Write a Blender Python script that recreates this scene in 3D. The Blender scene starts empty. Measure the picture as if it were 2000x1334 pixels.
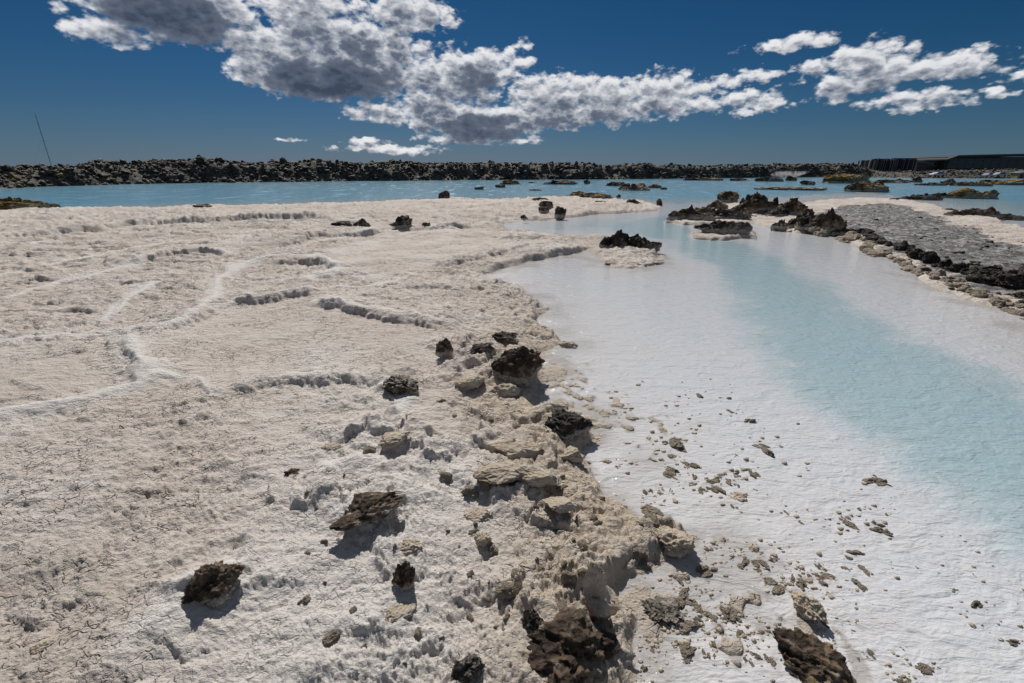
import bpy, math, random
import numpy as np
from mathutils import Vector, Matrix

R = math.radians
scene = bpy.context.scene
col = scene.collection

# ------------------------------------------------------------------ camera
EYE = 1.7
PITCH = R(20.0)
FPX = 915.0                     # focal length in pixels of a 2000 px wide frame
cam_d = bpy.data.cameras.new('camera')
cam_d.sensor_width = 36.0
cam_d.lens = 36.0 * FPX / 2000.0
cam_d.clip_start = 0.05
cam_d.clip_end = 20000.0
cam = bpy.data.objects.new('camera', cam_d)
cam.location = (0, 0, EYE)
cam.rotation_euler = (math.pi / 2 - PITCH, 0, 0)
col.objects.link(cam)
scene.camera = cam
CP, SP = math.cos(PITCH), math.sin(PITCH)

# ------------------------------------------------------------------ sky, sun, exposure
SUN_AZ = R(-11.6)               # from +Y towards +X
SUN_EL = R(44.0)
SKY_STRENGTH = 0.05
world = bpy.data.worlds.new('World')
scene.world = world
world.use_nodes = True
sun_d = bpy.data.lights.new('sun', 'SUN')
sun_d.energy = 4.1
sun_d.angle = R(0.5)
sun_d.color = (1.0, 0.955, 0.9)
sun_o = bpy.data.objects.new('sun', sun_d)
sv = Vector((math.sin(SUN_AZ) * math.cos(SUN_EL), math.cos(SUN_AZ) * math.cos(SUN_EL), math.sin(SUN_EL)))
sun_o.rotation_euler = sv.to_track_quat('Z', 'Y').to_euler()
sun_o.location = (0, 0, 50)
col.objects.link(sun_o)
scene.view_settings.view_transform = 'Standard'
scene.view_settings.look = 'None'
scene.view_settings.exposure = 0.0
scene.view_settings.gamma = 1.0
scene.cycles.use_denoising = True
scene.cycles.max_bounces = 6
scene.cycles.transparent_max_bounces = 8
scene.cycles.sample_clamp_indirect = 6.0


def ray(u, v):
    a = (u - 1000.0) / FPX
    b = (667.0 - v) / FPX
    return np.array((a, CP + b * SP, -SP + b * CP))


def azel(u, v):
    d = ray(u, v)
    d = d / np.linalg.norm(d)
    return math.degrees(math.atan2(d[0], d[1])), math.degrees(math.asin(d[2]))


def gp(u, v, z=0.0):
    """point of the ground (height z) that lies along a sight line, with metres per pixel there"""
    d = ray(u, v)
    t = (EYE - z) / -d[2]
    return d[0] * t, d[1] * t, t / FPX


# cumulus bank: (centre u, v, half width, half height, thickness) given along sight lines, turned to azimuth / elevation
LOBES = [
    (320, 5, 190, 78, 2.0), (175, 50, 62, 36, .62), (240, 66, 70, 26, .6), (430, 60, 70, 40, .9),
    (525, 90, 80, 55, .85), (610, 65, 110, 70, .95), (610, 15, 130, 50, .8), (640, 145, 195, 52, 2.1),
    (500, 130, 60, 40, .9), (745, 110, 90, 70, 1.0), (700, 85, 60, 40, 1.6), (800, 20, 85, 52, 1.0), (850, 35, 45, 22, .5),
    (850, 92, 45, 13, .42), (880, 155, 130, 60, 1.0), (930, 140, 65, 42, 1.6), (975, 130, 50, 35, .8),
    (1018, 125, 26, 18, .6), (1020, 90, 20, 12, .42), (740, 220, 78, 20, .65), (840, 215, 95, 38, .9),
    (935, 238, 135, 32, 2.0), (1090, 190, 110, 48, 1.05), (1070, 228, 130, 26, 1.1), (1190, 202, 90, 48, 1.1),
    (1290, 180, 80, 42, .85), (1290, 207, 130, 26, .85), (1400, 165, 45, 20, .7), (1470, 196, 85, 20, .65),
    (1480, 148, 50, 15, .6), (1460, 220, 26, 9, .5), (940, 270, 120, 13, .85), (715, 276, 46, 8, .75),
    (765, 292, 105, 10, .85), (1545, 84, 95, 16, .62), (1690, 132, 95, 55, .85), (1640, 165, 60, 34, .8),
    (1860, 130, 130, 30, .75), (1780, 192, 110, 19, .62), (1790, 208, 55, 13, .5), (1590, 128, 34, 16, .55),
    (1950, 180, 34, 9, .5), (2020, 150, 70, 10, .5), (1700, 150, 130, 30, .8), (575, 275, 30, 4, .3), (1000, 273, 60, 6, .7), (830, 288, 50, 5, .6),
]


class NG:
    """small helper to write node trees"""
    def __init__(self, tree):
        self.t = tree
        self.n = tree.nodes
        self.l = tree.links

    def node(self, typ, **kw):
        nd = self.n.new(typ)
        for k, v in kw.items():
            setattr(nd, k, v)
        return nd

    def put(self, sock, val):
        if hasattr(val, 'is_output') or isinstance(val, bpy.types.NodeSocket):
            self.l.new(val, sock)
        else:
            sock.default_value = val

    def m(self, op, a, b=0.0, c=0.0, clamp=False):
        nd = self.node('ShaderNodeMath', operation=op, use_clamp=clamp)
        for s, v in zip(nd.inputs, (a, b, c)):
            self.put(s, v)
        return nd.outputs[0]

    def vm(self, op, a, b=(0, 0, 0)):
        nd = self.node('ShaderNodeVectorMath', operation=op)
        self.put(nd.inputs[0], a)
        self.put(nd.inputs[1], b)
        return nd.outputs['Value'] if op == 'DOT_PRODUCT' else nd.outputs[0]

    def noise(self, vec, scale, detail=4.0, rough=.55, lac=2.0, out=0, dist=0.0):
        nd = self.node('ShaderNodeTexNoise')
        if vec is not None:
            self.put(nd.inputs['Vector'], vec)
        self.put(nd.inputs['Scale'], scale)
        self.put(nd.inputs['Detail'], detail)
        self.put(nd.inputs['Roughness'], rough)
        self.put(nd.inputs['Lacunarity'], lac)
        self.put(nd.inputs['Distortion'], dist)
        return nd.outputs[out]

    def sstep(self, v, lo, hi, a=0.0, b=1.0):
        nd = self.node('ShaderNodeMapRange', interpolation_type='SMOOTHSTEP')
        self.put(nd.inputs[0], v)
        for i, x in enumerate((lo, hi, a, b)):
            self.put(nd.inputs[i + 1], x)
        return nd.outputs[0]

    def mix(self, f, a, b, blend='MIX'):
        nd = self.node('ShaderNodeMix', data_type='RGBA', blend_type=blend)
        self.put(nd.inputs[0], f)
        self.put(nd.inputs[6], a)
        self.put(nd.inputs[7], b)
        return nd.outputs[2]


def build_world():
    # density of the cloud bank in azimuth / elevation degrees
    g = bpy.data.node_groups.new('cloud_density', 'ShaderNodeTree')
    g.interface.new_socket('P', in_out='INPUT', socket_type='NodeSocketVector')
    g.interface.new_socket('D', in_out='OUTPUT', socket_type='NodeSocketFloat')
    k = NG(g)
    gi = k.node('NodeGroupInput')
    go = k.node('NodeGroupOutput')
    p = gi.outputs[0]
    st = k.vm('MULTIPLY', p, (1.0, 1.7, 1.0))
    warp = k.noise(st, .42, 3.0, .6, out=1)
    wv = k.vm('MULTIPLY', k.vm('SUBTRACT', warp, (.5, .5, .5)), (3.2, 1.7, 0))
    pw = k.vm('ADD', p, wv)
    f = -1.0
    for (u, v, ru, rv, w) in LOBES:
        a0, e0 = azel(u, v)
        a1, _ = azel(u + ru, v)
        a2, _ = azel(u - ru, v)
        _, e1 = azel(u, v - rv)
        _, e2 = azel(u, v + rv)
        ra, re = abs(a1 - a2) / 2, abs(e1 - e2) / 2
        d = k.vm('MULTIPLY', k.vm('SUBTRACT', pw, (a0, e0, 0)), (1 / ra, 1 / re, 0))
        q = k.vm('DOT_PRODUCT', d, d)
        val = k.m('MULTIPLY_ADD', q, -w * .75, w * .75 + .06)
        f = k.m('MAXIMUM', val, f)
    # broken cumulus goes on past the view, its unseen cover raised to lift shadows
    sep = k.node('ShaderNodeSeparateXYZ')
    k.put(sep.inputs[0], p)
    out_m = k.m('MAXIMUM', k.sstep(k.m('ABSOLUTE', sep.outputs[0]), 52, 60), k.sstep(sep.outputs[1], 19, 24))
    wide = k.noise(k.vm('MULTIPLY', p, (1, 1.8, 1)), .055, 2.0, .5)
    fo = k.m('MULTIPLY_ADD', wide, 7.0, -3.9)
    fo = k.m('SUBTRACT', k.m('MINIMUM', fo, 1.2), k.m('MULTIPLY', k.m('SUBTRACT', 1.0, out_m), 4.0))
    fo = k.m('SUBTRACT', fo, k.m('MULTIPLY', k.sstep(sep.outputs[1], 4, -1), 4.0))
    f = k.m('MAXIMUM', f, fo)
    n = k.noise(st, .62, 7.0, .54, 2.1, dist=.3)
    n2 = k.noise(k.vm('ADD', st, (31, 7, 3)), 1.7, 4.0, .5)
    vw = k.vm('ADD', st, k.vm('MULTIPLY', k.vm('SUBTRACT', k.noise(st, 1.1, 4.0, .6, out=1), (.5, .5, .5)), (1.5, 1.5, 0)))
    bil = 0.0
    for sc_, am in ((.50, .62), (1.2, .34)):
        vo = k.node('ShaderNodeTexVoronoi', feature='F1', voronoi_dimensions='2D')
        k.put(vo.inputs['Vector'], vw)
        vo.inputs['Scale'].default_value = sc_
        bil = k.m('ADD', bil, k.m('MULTIPLY_ADD', vo.outputs['Distance'], -am * 1.2, am * .55))
    D = k.m('ADD', f, k.m('MULTIPLY_ADD', n, 1.1, -.55))
    D = k.m('ADD', D, bil)
    D = k.m('ADD', D, k.m('MULTIPLY_ADD', n2, .55, -.275))
    k.l.new(D, go.inputs[0])

    k = NG(world.node_tree)
    for nd in list(k.n):
        k.n.remove(nd)
    out = k.node('ShaderNodeOutputWorld')
    sky = k.node('ShaderNodeTexSky', sky_type='NISHITA')
    sky.sun_disc = False
    sky.sun_elevation = SUN_EL
    sky.sun_rotation = SUN_AZ
    sky.altitude = 50
    sky.air_density = 1.0
    sky.dust_density = 0.15
    sky.ozone_density = 2.0
    # polarising filter: deeper, darker blue
    sc = k.node('ShaderNodeSeparateColor')
    k.put(sc.inputs[0], sky.outputs[0])
    hs = k.node('ShaderNodeCombineColor')
    for i, (gain, gam) in enumerate(((.029, 1.86), (.222, 1.14), (.31, 1.2))):
        k.put(hs.inputs[i], k.m('MULTIPLY', k.m('POWER', sc.outputs[i], gam), gain))
    tc = k.node('ShaderNodeTexCoord')
    sp = k.node('ShaderNodeSeparateXYZ')
    k.put(sp.inputs[0], tc.outputs['Generated'])
    # pale air low over the land
    air = k.m('MULTIPLY', k.m('EXPONENT', k.m('MULTIPLY', k.m('ABSOLUTE', sp.outputs[2]), -17.0)), .55)
    hz = k.mix(air, hs.outputs[0], (2.15, 3.6, 5.7, 1))
    bg_sky = k.node('ShaderNodeBackground')
    k.put(bg_sky.inputs[0], hz)
    bg_sky.inputs[1].default_value = SKY_STRENGTH
    az = k.m('MULTIPLY', k.m('ARCTAN2', sp.outputs[0], sp.outputs[1]), 180 / math.pi)
    el = k.m('MULTIPLY', k.m('ARCSINE', sp.outputs[2]), 180 / math.pi)
    cb = k.node('ShaderNodeCombineXYZ')
    k.put(cb.inputs[0], az)
    k.put(cb.inputs[1], el)
    p = cb.outputs[0]

    def tap(off):
        gn = k.node('ShaderNodeGroup', node_tree=g)
        k.put(gn.inputs[0], k.vm('ADD', p, off))
        return gn.outputs[0]
    d0, d1, d2 = tap((0, 0, 0)), tap((-.10, .55, 0)), tap((-.35, 2.2, 0))
    alpha = k.sstep(d0, -.06, .60)
    z0, z1, z2 = (k.m('MAXIMUM', d, 0.0) for d in (d0, d1, d2))
    od = k.m('ADD', k.m('MULTIPLY', z0, .62), k.m('ADD', k.m('MULTIPLY', z1, .55), k.m('MULTIPLY', z2, .38)))
    ramp = k.node('ShaderNodeValToRGB')
    k.put(ramp.inputs[0], k.m('ADD', k.m('MULTIPLY', od, .385), k.m('MULTIPLY', k.m('SUBTRACT', d1, d0), .22)))
    cr = ramp.color_ramp
    cr.elements[0].position = .0
    cr.elements[0].color = (.80, .81, .83, 1)
    cr.elements[1].position = .95
    cr.elements[1].color = (.048, .068, .108, 1)
    for ps, c in ((.17, (.70, .71, .74, 1)), (.33, (.38, .405, .455, 1)), (.52, (.13, .158, .215, 1))):
        e = cr.elements.new(ps)
        e.color = c
    bg_c = k.node('ShaderNodeBackground')
    k.put(bg_c.inputs[0], ramp.outputs[0])
    bg_c.inputs[1].default_value = 1.0
    ms = k.node('ShaderNodeMixShader')
    k.put(ms.inputs[0], alpha)
    k.l.new(bg_sky.outputs[0], ms.inputs[1])
    k.l.new(bg_c.outputs[0], ms.inputs[2])
    k.l.new(ms.outputs[0], out.inputs[0])


build_world()

# ------------------------------------------------------------------ numpy noise
def _h(ix, iy, iz, seed):
    h = (ix * 374761393 + iy * 668265263 + iz * 1274126177 + seed * 974634777) & 0xFFFFFFFF
    h = ((h ^ (h >> 13)) * 1274126177) & 0xFFFFFFFF
    h = ((h ^ (h >> 16)) * 2246822519) & 0xFFFFFFFF
    return h ^ (h >> 15)


def _fade(t):
    return t * t * t * (t * (t * 6 - 15) + 10)


_ang = np.linspace(0, 2 * np.pi, 256, endpoint=False)
_GX, _GY = np.cos(_ang).astype(np.float32), np.sin(_ang).astype(np.float32)
_rg = np.random.default_rng(5).normal(size=(256, 3))
_G3 = (_rg / np.linalg.norm(_rg, axis=1)[:, None]).astype(np.float32)


def n2(x, y, seed=0):
    x0 = np.floor(x)
    y0 = np.floor(y)
    fx = (x - x0).astype(np.float32)
    fy = (y - y0).astype(np.float32)
    ix, iy = x0.astype(np.int64), y0.astype(np.int64)

    def g(dx, dy):
        h = _h(ix + dx, iy + dy, 0, seed) & 255
        return _GX[h] * (fx - dx) + _GY[h] * (fy - dy)
    u, v = _fade(fx), _fade(fy)
    a = g(0, 0) * (1 - u) + g(1, 0) * u
    b = g(0, 1) * (1 - u) + g(1, 1) * u
    return (a * (1 - v) + b * v) * 1.5


def n3(p, seed=0):
    p0 = np.floor(p)
    f = (p - p0).astype(np.float32)
    i = p0.astype(np.int64)
    w = _fade(f)
    r = 0
    for dx in (0, 1):
        for dy in (0, 1):
            for dz in (0, 1):
                h = _h(i[:, 0] + dx, i[:, 1] + dy, i[:, 2] + dz, seed) & 255
                gg = _G3[h]
                d = gg[:, 0] * (f[:, 0] - dx) + gg[:, 1] * (f[:, 1] - dy) + gg[:, 2] * (f[:, 2] - dz)
                r = r + d * (w[:, 0] if dx else 1 - w[:, 0]) * (w[:, 1] if dy else 1 - w[:, 1]) * (w[:, 2] if dz else 1 - w[:, 2])
    return r * 1.4


def worley(x, y, seed):
    """distance to the nearest cell centre, gap to the second, a random number of the cell and the offset from its centre"""
    ix, iy = np.floor(x).astype(np.int64), np.floor(y).astype(np.int64)
    d1 = np.full(x.shape, 9.0)
    d2 = np.full(x.shape, 9.0)
    cid = np.zeros(x.shape, np.int64)
    ox = np.zeros(x.shape)
    oy = np.zeros(x.shape)
    for dx in (-1, 0, 1):
        for dy in (-1, 0, 1):
            h = _h(ix + dx, iy + dy, 3, seed)
            px = ix + dx + (h & 1023) / 1023.0 - x
            py = iy + dy + ((h >> 10) & 1023) / 1023.0 - y
            d = np.hypot(px, py)
            m = d < d1
            d2 = np.where(m, d1, np.minimum(d2, d))
            d1 = np.where(m, d, d1)
            cid = np.where(m, h, cid)
            ox = np.where(m, -px, ox)
            oy = np.where(m, -py, oy)
    return d1, d2 - d1, cid, ox, oy


def fbm2(x, y, seed, octs=4, gain=.5):
    s, a = 0, 1.0
    for o in range(octs):
        s = s + a * n2(x * 2 ** o + 17.3 * o, y * 2 ** o - 9.1 * o, seed + o)
        a *= gain
    return s


def sst(x, lo, hi):
    t = np.clip((x - lo) / (hi - lo), 0, 1)
    return t * t * (3 - 2 * t)


# ------------------------------------------------------------------ plan of the place (world metres)
def world_pts(pl):
    return np.array([gp(u, v)[:2] for u, v in pl])


def poly_sd(x, y, P):
    """signed distance to a closed polygon, positive inside"""
    d2 = np.full(x.shape, 1e12)
    inside = np.zeros(x.shape, bool)
    n = len(P)
    for i in range(n):
        ax, ay = P[i]
        bx, by = P[(i + 1) % n]
        ex, ey = bx - ax, by - ay
        t = np.clip(((x - ax) * ex + (y - ay) * ey) / (ex * ex + ey * ey + 1e-12), 0, 1)
        dx, dy = x - ax - t * ex, y - ay - t * ey
        d2 = np.minimum(d2, dx * dx + dy * dy)
        c = ((ay > y) != (by > y)) & (x < (bx - ax) * (y - ay) / (by - ay + 1e-15) + ax)
        inside ^= c
    return np.where(inside, 1, -1) * np.sqrt(d2)


LAND_NEAR = np.vstack([
    [(-200, 24)],
    world_pts([(-200, 430), (0, 422), (85, 418), (160, 414), (280, 408), (400, 404), (520, 402), (700, 397), (860, 392),
               (1020, 391), (1060, 387), (1110, 390), (1200, 392), (1260, 396), (1298, 402), (1280, 413), (1220, 417),
               (1160, 420), (1100, 427), (1040, 432), (985, 436), (972, 441), (1000, 452), (1080, 460), (1150, 466),
               (1182, 470), (1240, 478), (1285, 487), (1302, 500), (1290, 520), (1230, 526), (1180, 520), (1170, 505),
               (1150, 490), (1080, 503), (1000, 520), (940, 537), (965, 548), (1010, 558), (1040, 580), (1070, 605),
               (1048, 625), (1075, 650), (1112, 672), (1060, 690), (1062, 740), (1052, 792), (1075, 806), (1130, 808),
               (1168, 852), (1148, 882), (1165, 905), (1188, 960), (1255, 1012), (1330, 1012), (1348, 1045), (1300, 1100),
               (1240, 1130), (1200, 1150), (1212, 1190), (1238, 1210), (1236, 1300), (1252, 1400), (1300, 1600)]),
    [(.45, .3), (.6, -40), (-200, -40)]])
LAND_RIGHT = np.vstack([
    world_pts([(1420, 428), (1440, 414), (1500, 412), (1540, 402), (1600, 391), (1690, 386), (1760, 389), (1830, 401),
               (1850, 413), (1930, 427), (2000, 444), (2400, 520)]),
    [(60, 12), (60, -5), (12, -1)],
    world_pts([(2700, 950), (2300, 770), (2150, 690), (2000, 622), (1920, 596), (1850, 572), (1800, 546), (1760, 516), (1700, 490), (1660, 472),
               (1630, 458), (1560, 455), (1500, 444)])])
SPITS = [world_pts([(1293, 434), (1330, 417), (1390, 400), (1440, 396), (1500, 402), (1570, 412), (1645, 438), (1645, 459), (1560, 457), (1500, 437), (1430, 437), (1380, 441), (1330, 441)]),
         world_pts([(1345, 458), (1400, 450), (1470, 453), (1478, 464), (1400, 472), (1350, 467)])]
CHANNEL = world_pts([(1250, 425), (1310, 415), (1345, 440), (1480, 480), (1560, 518), (1640, 562), (1700, 612), (1760, 642), (1860, 690),
                     (2000, 745), (2400, 900), (2700, 1500), (2300, 1330), (2000, 1110), (1950, 1062), (1850, 990), (1760, 930), (1700, 882), (1620, 828), (1530, 760),
                     (1450, 680), (1425, 600), (1385, 530), (1310, 492), (1290, 470), (1190, 455), (1160, 440)])
SHELF_FAR = world_pts([(1480, 392), (1560, 380), (1700, 376), (1760, 384), (1690, 390), (1600, 396), (1500, 415)])
GREY_CRUST = world_pts([(1560, 425), (1640, 405), (1720, 400), (1790, 415), (1880, 445), (2000, 485), (2400, 590), (2400, 800),
                        (2000, 600), (1900, 570), (1800, 530), (1700, 480), (1640, 450)])
BASIN_B = world_pts([(270, 694), (440, 616), (620, 598), (870, 662), (760, 758), (440, 785), (315, 745)])
BASIN_C = world_pts([(-150, 720), (60, 690), (215, 695), (262, 760), (150, 795), (-150, 830)])
BASIN_D = world_pts([(770, 460), (960, 450), (1000, 480), (880, 520), (700, 560), (620, 500)])
FLUFF = world_pts([(480, 1000), (640, 880), (760, 860), (900, 900), (980, 1050), (960, 1250), (900, 1500), (250, 1500), (380, 1240)])

SCARPS = [
    ([(-80, 490), (0, 482), (50, 475), (120, 468), (200, 462), (260, 452), (340, 443), (420, 444), (500, 438), (600, 435), (650, 441)], 10),
    ([(-60, 452), (0, 447), (80, 440), (190, 436), (310, 427), (440, 422)], 3.5),
    ([(540, 497), (600, 481), (650, 473), (700, 471), (760, 461)], 8),
    ([(300, 464), (340, 468), (380, 466)], 6), ([(0, 511), (50, 513), (100, 507)], 6),
    ([(255, 534), (320, 521), (380, 512), (447, 510)], 9), ([(60, 614), (120, 612), (165, 601)], 12),
    ([(180, 626), (210, 614), (242, 603)], 13), ([(-20, 690), (0, 682), (40, 664), (60, 656)], 14), ([(80, 670), (120, 662), (165, 651)], 10),
    ([(225, 572), (270, 570), (330, 560)], 7), ([(412, 548), (420, 522), (442, 515)], 9), ([(290, 624), (340, 619), (366, 612)], 7),
    ([(445, 606), (520, 603), (580, 595), (625, 590)], 15), ([(262, 692), (300, 680), (350, 654), (400, 634), (440, 613)], 10),
    ([(600, 624), (640, 618), (700, 630), (760, 644), (850, 654), (885, 660)], 17),
    ([(440, 794), (480, 785), (530, 772), (600, 768), (700, 768), (757, 765)], 18),
    ([(205, 688), (250, 722), (275, 764)], 15), ([(530, 534), (580, 526), (630, 531), (652, 543)], 10),
    ([(640, 562), (690, 549), (722, 552)], 8), ([(780, 577), (860, 572), (900, 582)], 10),
    ([(886, 532), (930, 518), (1000, 498)], 13), ([(925, 538), (1000, 522), (1080, 504), (1150, 489)], 6),
    ([(1000, 500), (1060, 488), (1120, 480)], 5), ([(800, 460), (880, 452), (930, 455)], 5),
    ([(725, 858), (775, 868), (812, 850)], 24), ([(672, 902), (740, 907), (800, 885)], 16), ([(620, 885), (650, 872), (676, 884)], 14),
    ([(0, 1250), (60, 1234), (112, 1246)], 20), ([(262, 1298), (370, 1325), (450, 1285)], 20), ([(330, 1218), (400, 1195), (436, 1168)], 18),
    ([(130, 852), (180, 847), (205, 836)], 14), ([(860, 930), (920, 900), (990, 870)], 22), ([(850, 955), (930, 985), (1000, 1000)], 20),
    ([(940, 1000), (1010, 1000), (1080, 1010)], 20), ([(1085, 1090), (1130, 1130), (1150, 1160)], 18), ([(980, 1060), (1020, 1090), (1045, 1130)], 16),
    ([(460, 960), (520, 950), (560, 965)], 12), ([(380, 950), (430, 940), (470, 925)], 9), ([(560, 1000), (620, 1010), (650, 1000)], 14),
    ([(100, 1000), (180, 990), (240, 975)], 8), ([(0, 1010), (60, 1008), (110, 1000)], 10), ([(300, 1140), (340, 1125), (380, 1095)], 12),
    ([(640, 1260), (700, 1275), (760, 1250)], 26), ([(760, 1330), (840, 1300), (900, 1310)], 24), ([(480, 1180), (540, 1190), (600, 1170)], 16),
    ([(0, 545), (60, 540), (120, 530)], 5), ([(0, 575), (60, 566), (140, 552)], 5), ([(300, 585), (360, 580), (410, 582)], 7),
    ([(460, 552), (520, 560), (560, 556)], 6), ([(700, 598), (760, 606), (820, 600)], 8), ([(930, 560), (990, 572), (1030, 588)], 7),
    ([(100, 720), (160, 708), (210, 700)], 8), ([(20, 770), (60, 782), (110, 778)], 9), ([(1655, 545), (1700, 560), (1750, 590)], 3),
    ([(330, 788), (390, 780), (432, 802)], 14), ([(340, 830), (380, 815), (420, 824)], 11), ([(360, 860), (400, 845), (430, 850)], 10),
    ([(950, 470), (1010, 476), (1070, 474)], 5), ([(1000, 396), (1100, 397), (1200, 399)], 2),
]
RIBBONS = [
    ([(-60, 560), (0, 548), (110, 528), (230, 500), (330, 484), (440, 474), (540, 470)], 9),
    ([(-60, 470), (60, 462), (180, 452), (300, 440), (430, 436), (560, 430)], 6),
    ([(430, 610), (520, 596), (620, 584), (700, 576), (770, 566)], 9), ([(560, 500), (640, 478), (740, 462), (820, 452)], 7),
    ([(610, 612), (700, 620), (780, 634), (870, 646)], 10),
    ([(-60, 615), (0, 600), (150, 560), (250, 537), (320, 515), (400, 506), (445, 508)], 15),
    ([(-60, 700), (0, 690), (120, 676), (240, 668), (330, 652), (400, 620), (432, 590), (430, 560), (470, 530), (520, 520), (600, 518), (645, 528), (662, 542), (600, 562)], 18),
    ([(262, 690), (268, 720), (308, 745), (316, 760), (200, 800), (100, 822), (0, 838), (-80, 850)], 34),
    ([(316, 758), (380, 762), (432, 796)], 16),
    ([(200, 640), (260, 600), (300, 570)], 16), ([(215, 680), (235, 670)], 12),
    ([(760, 770), (800, 800), (780, 830)], 20), ([(310, 1260), (360, 1220), (420, 1180)], 70), ([(650, 940), (700, 935)], 30),
]


BROKEN = [([(905, 690), (950, 760), (985, 850), (1010, 920), (1060, 980), (1120, 1060), (1190, 1130), (1225, 1200)], .34),
          ([(1120, 1060), (1230, 1060), (1300, 1045)], .20), ([(1070, 1180), (1150, 1210), (1210, 1230)], .20), ([(700, 870), (770, 860), (860, 900)], .16),
          ([(930, 560), (1000, 580), (1040, 620), (1040, 660)], .28), ([(590, 980), (700, 1000), (800, 1090)], .18)]
# stones that sit half buried in a rim of crust: (u, v of the foot, width in px)
NESTED = [(1012, 735, 112), (938, 690, 60), (868, 688, 36), (795, 766, 72), (918, 752, 62), (1120, 850, 100), (722, 1010, 120), (428, 1160, 118),
          (790, 1140, 48), (1128, 1335, 232), (1305, 1085, 84), (1040, 1230, 46), (918, 1330, 74), (1163, 1160, 48), (772, 864, 66), (1572, 1335, 150)]


def seg_field(x, y, P):
    """distance, side (+ = to the left of the drawing direction) and position 0..1 along an open polyline"""
    best = np.full(x.shape, 1e12)
    side = np.zeros(x.shape)
    par = np.zeros(x.shape)
    L = np.concatenate([[0], np.cumsum(np.hypot(*np.diff(P, axis=0).T))])
    for i in range(len(P) - 1):
        ax, ay = P[i]
        ex, ey = P[i + 1] - P[i]
        l2 = ex * ex + ey * ey
        t0 = ((x - ax) * ex + (y - ay) * ey) / l2
        t = np.clip(t0, 0, 1)
        dx, dy = x - ax - t * ex, y - ay - t * ey
        d2 = dx * dx + dy * dy
        m = d2 < best
        best = np.where(m, d2, best)
        side = np.where(m, np.sign(ex * dy - ey * dx), side)
        par = np.where(m, (L[i] + t * (L[i + 1] - L[i])) / L[-1], par)
    return np.sqrt(best), side, par


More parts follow.
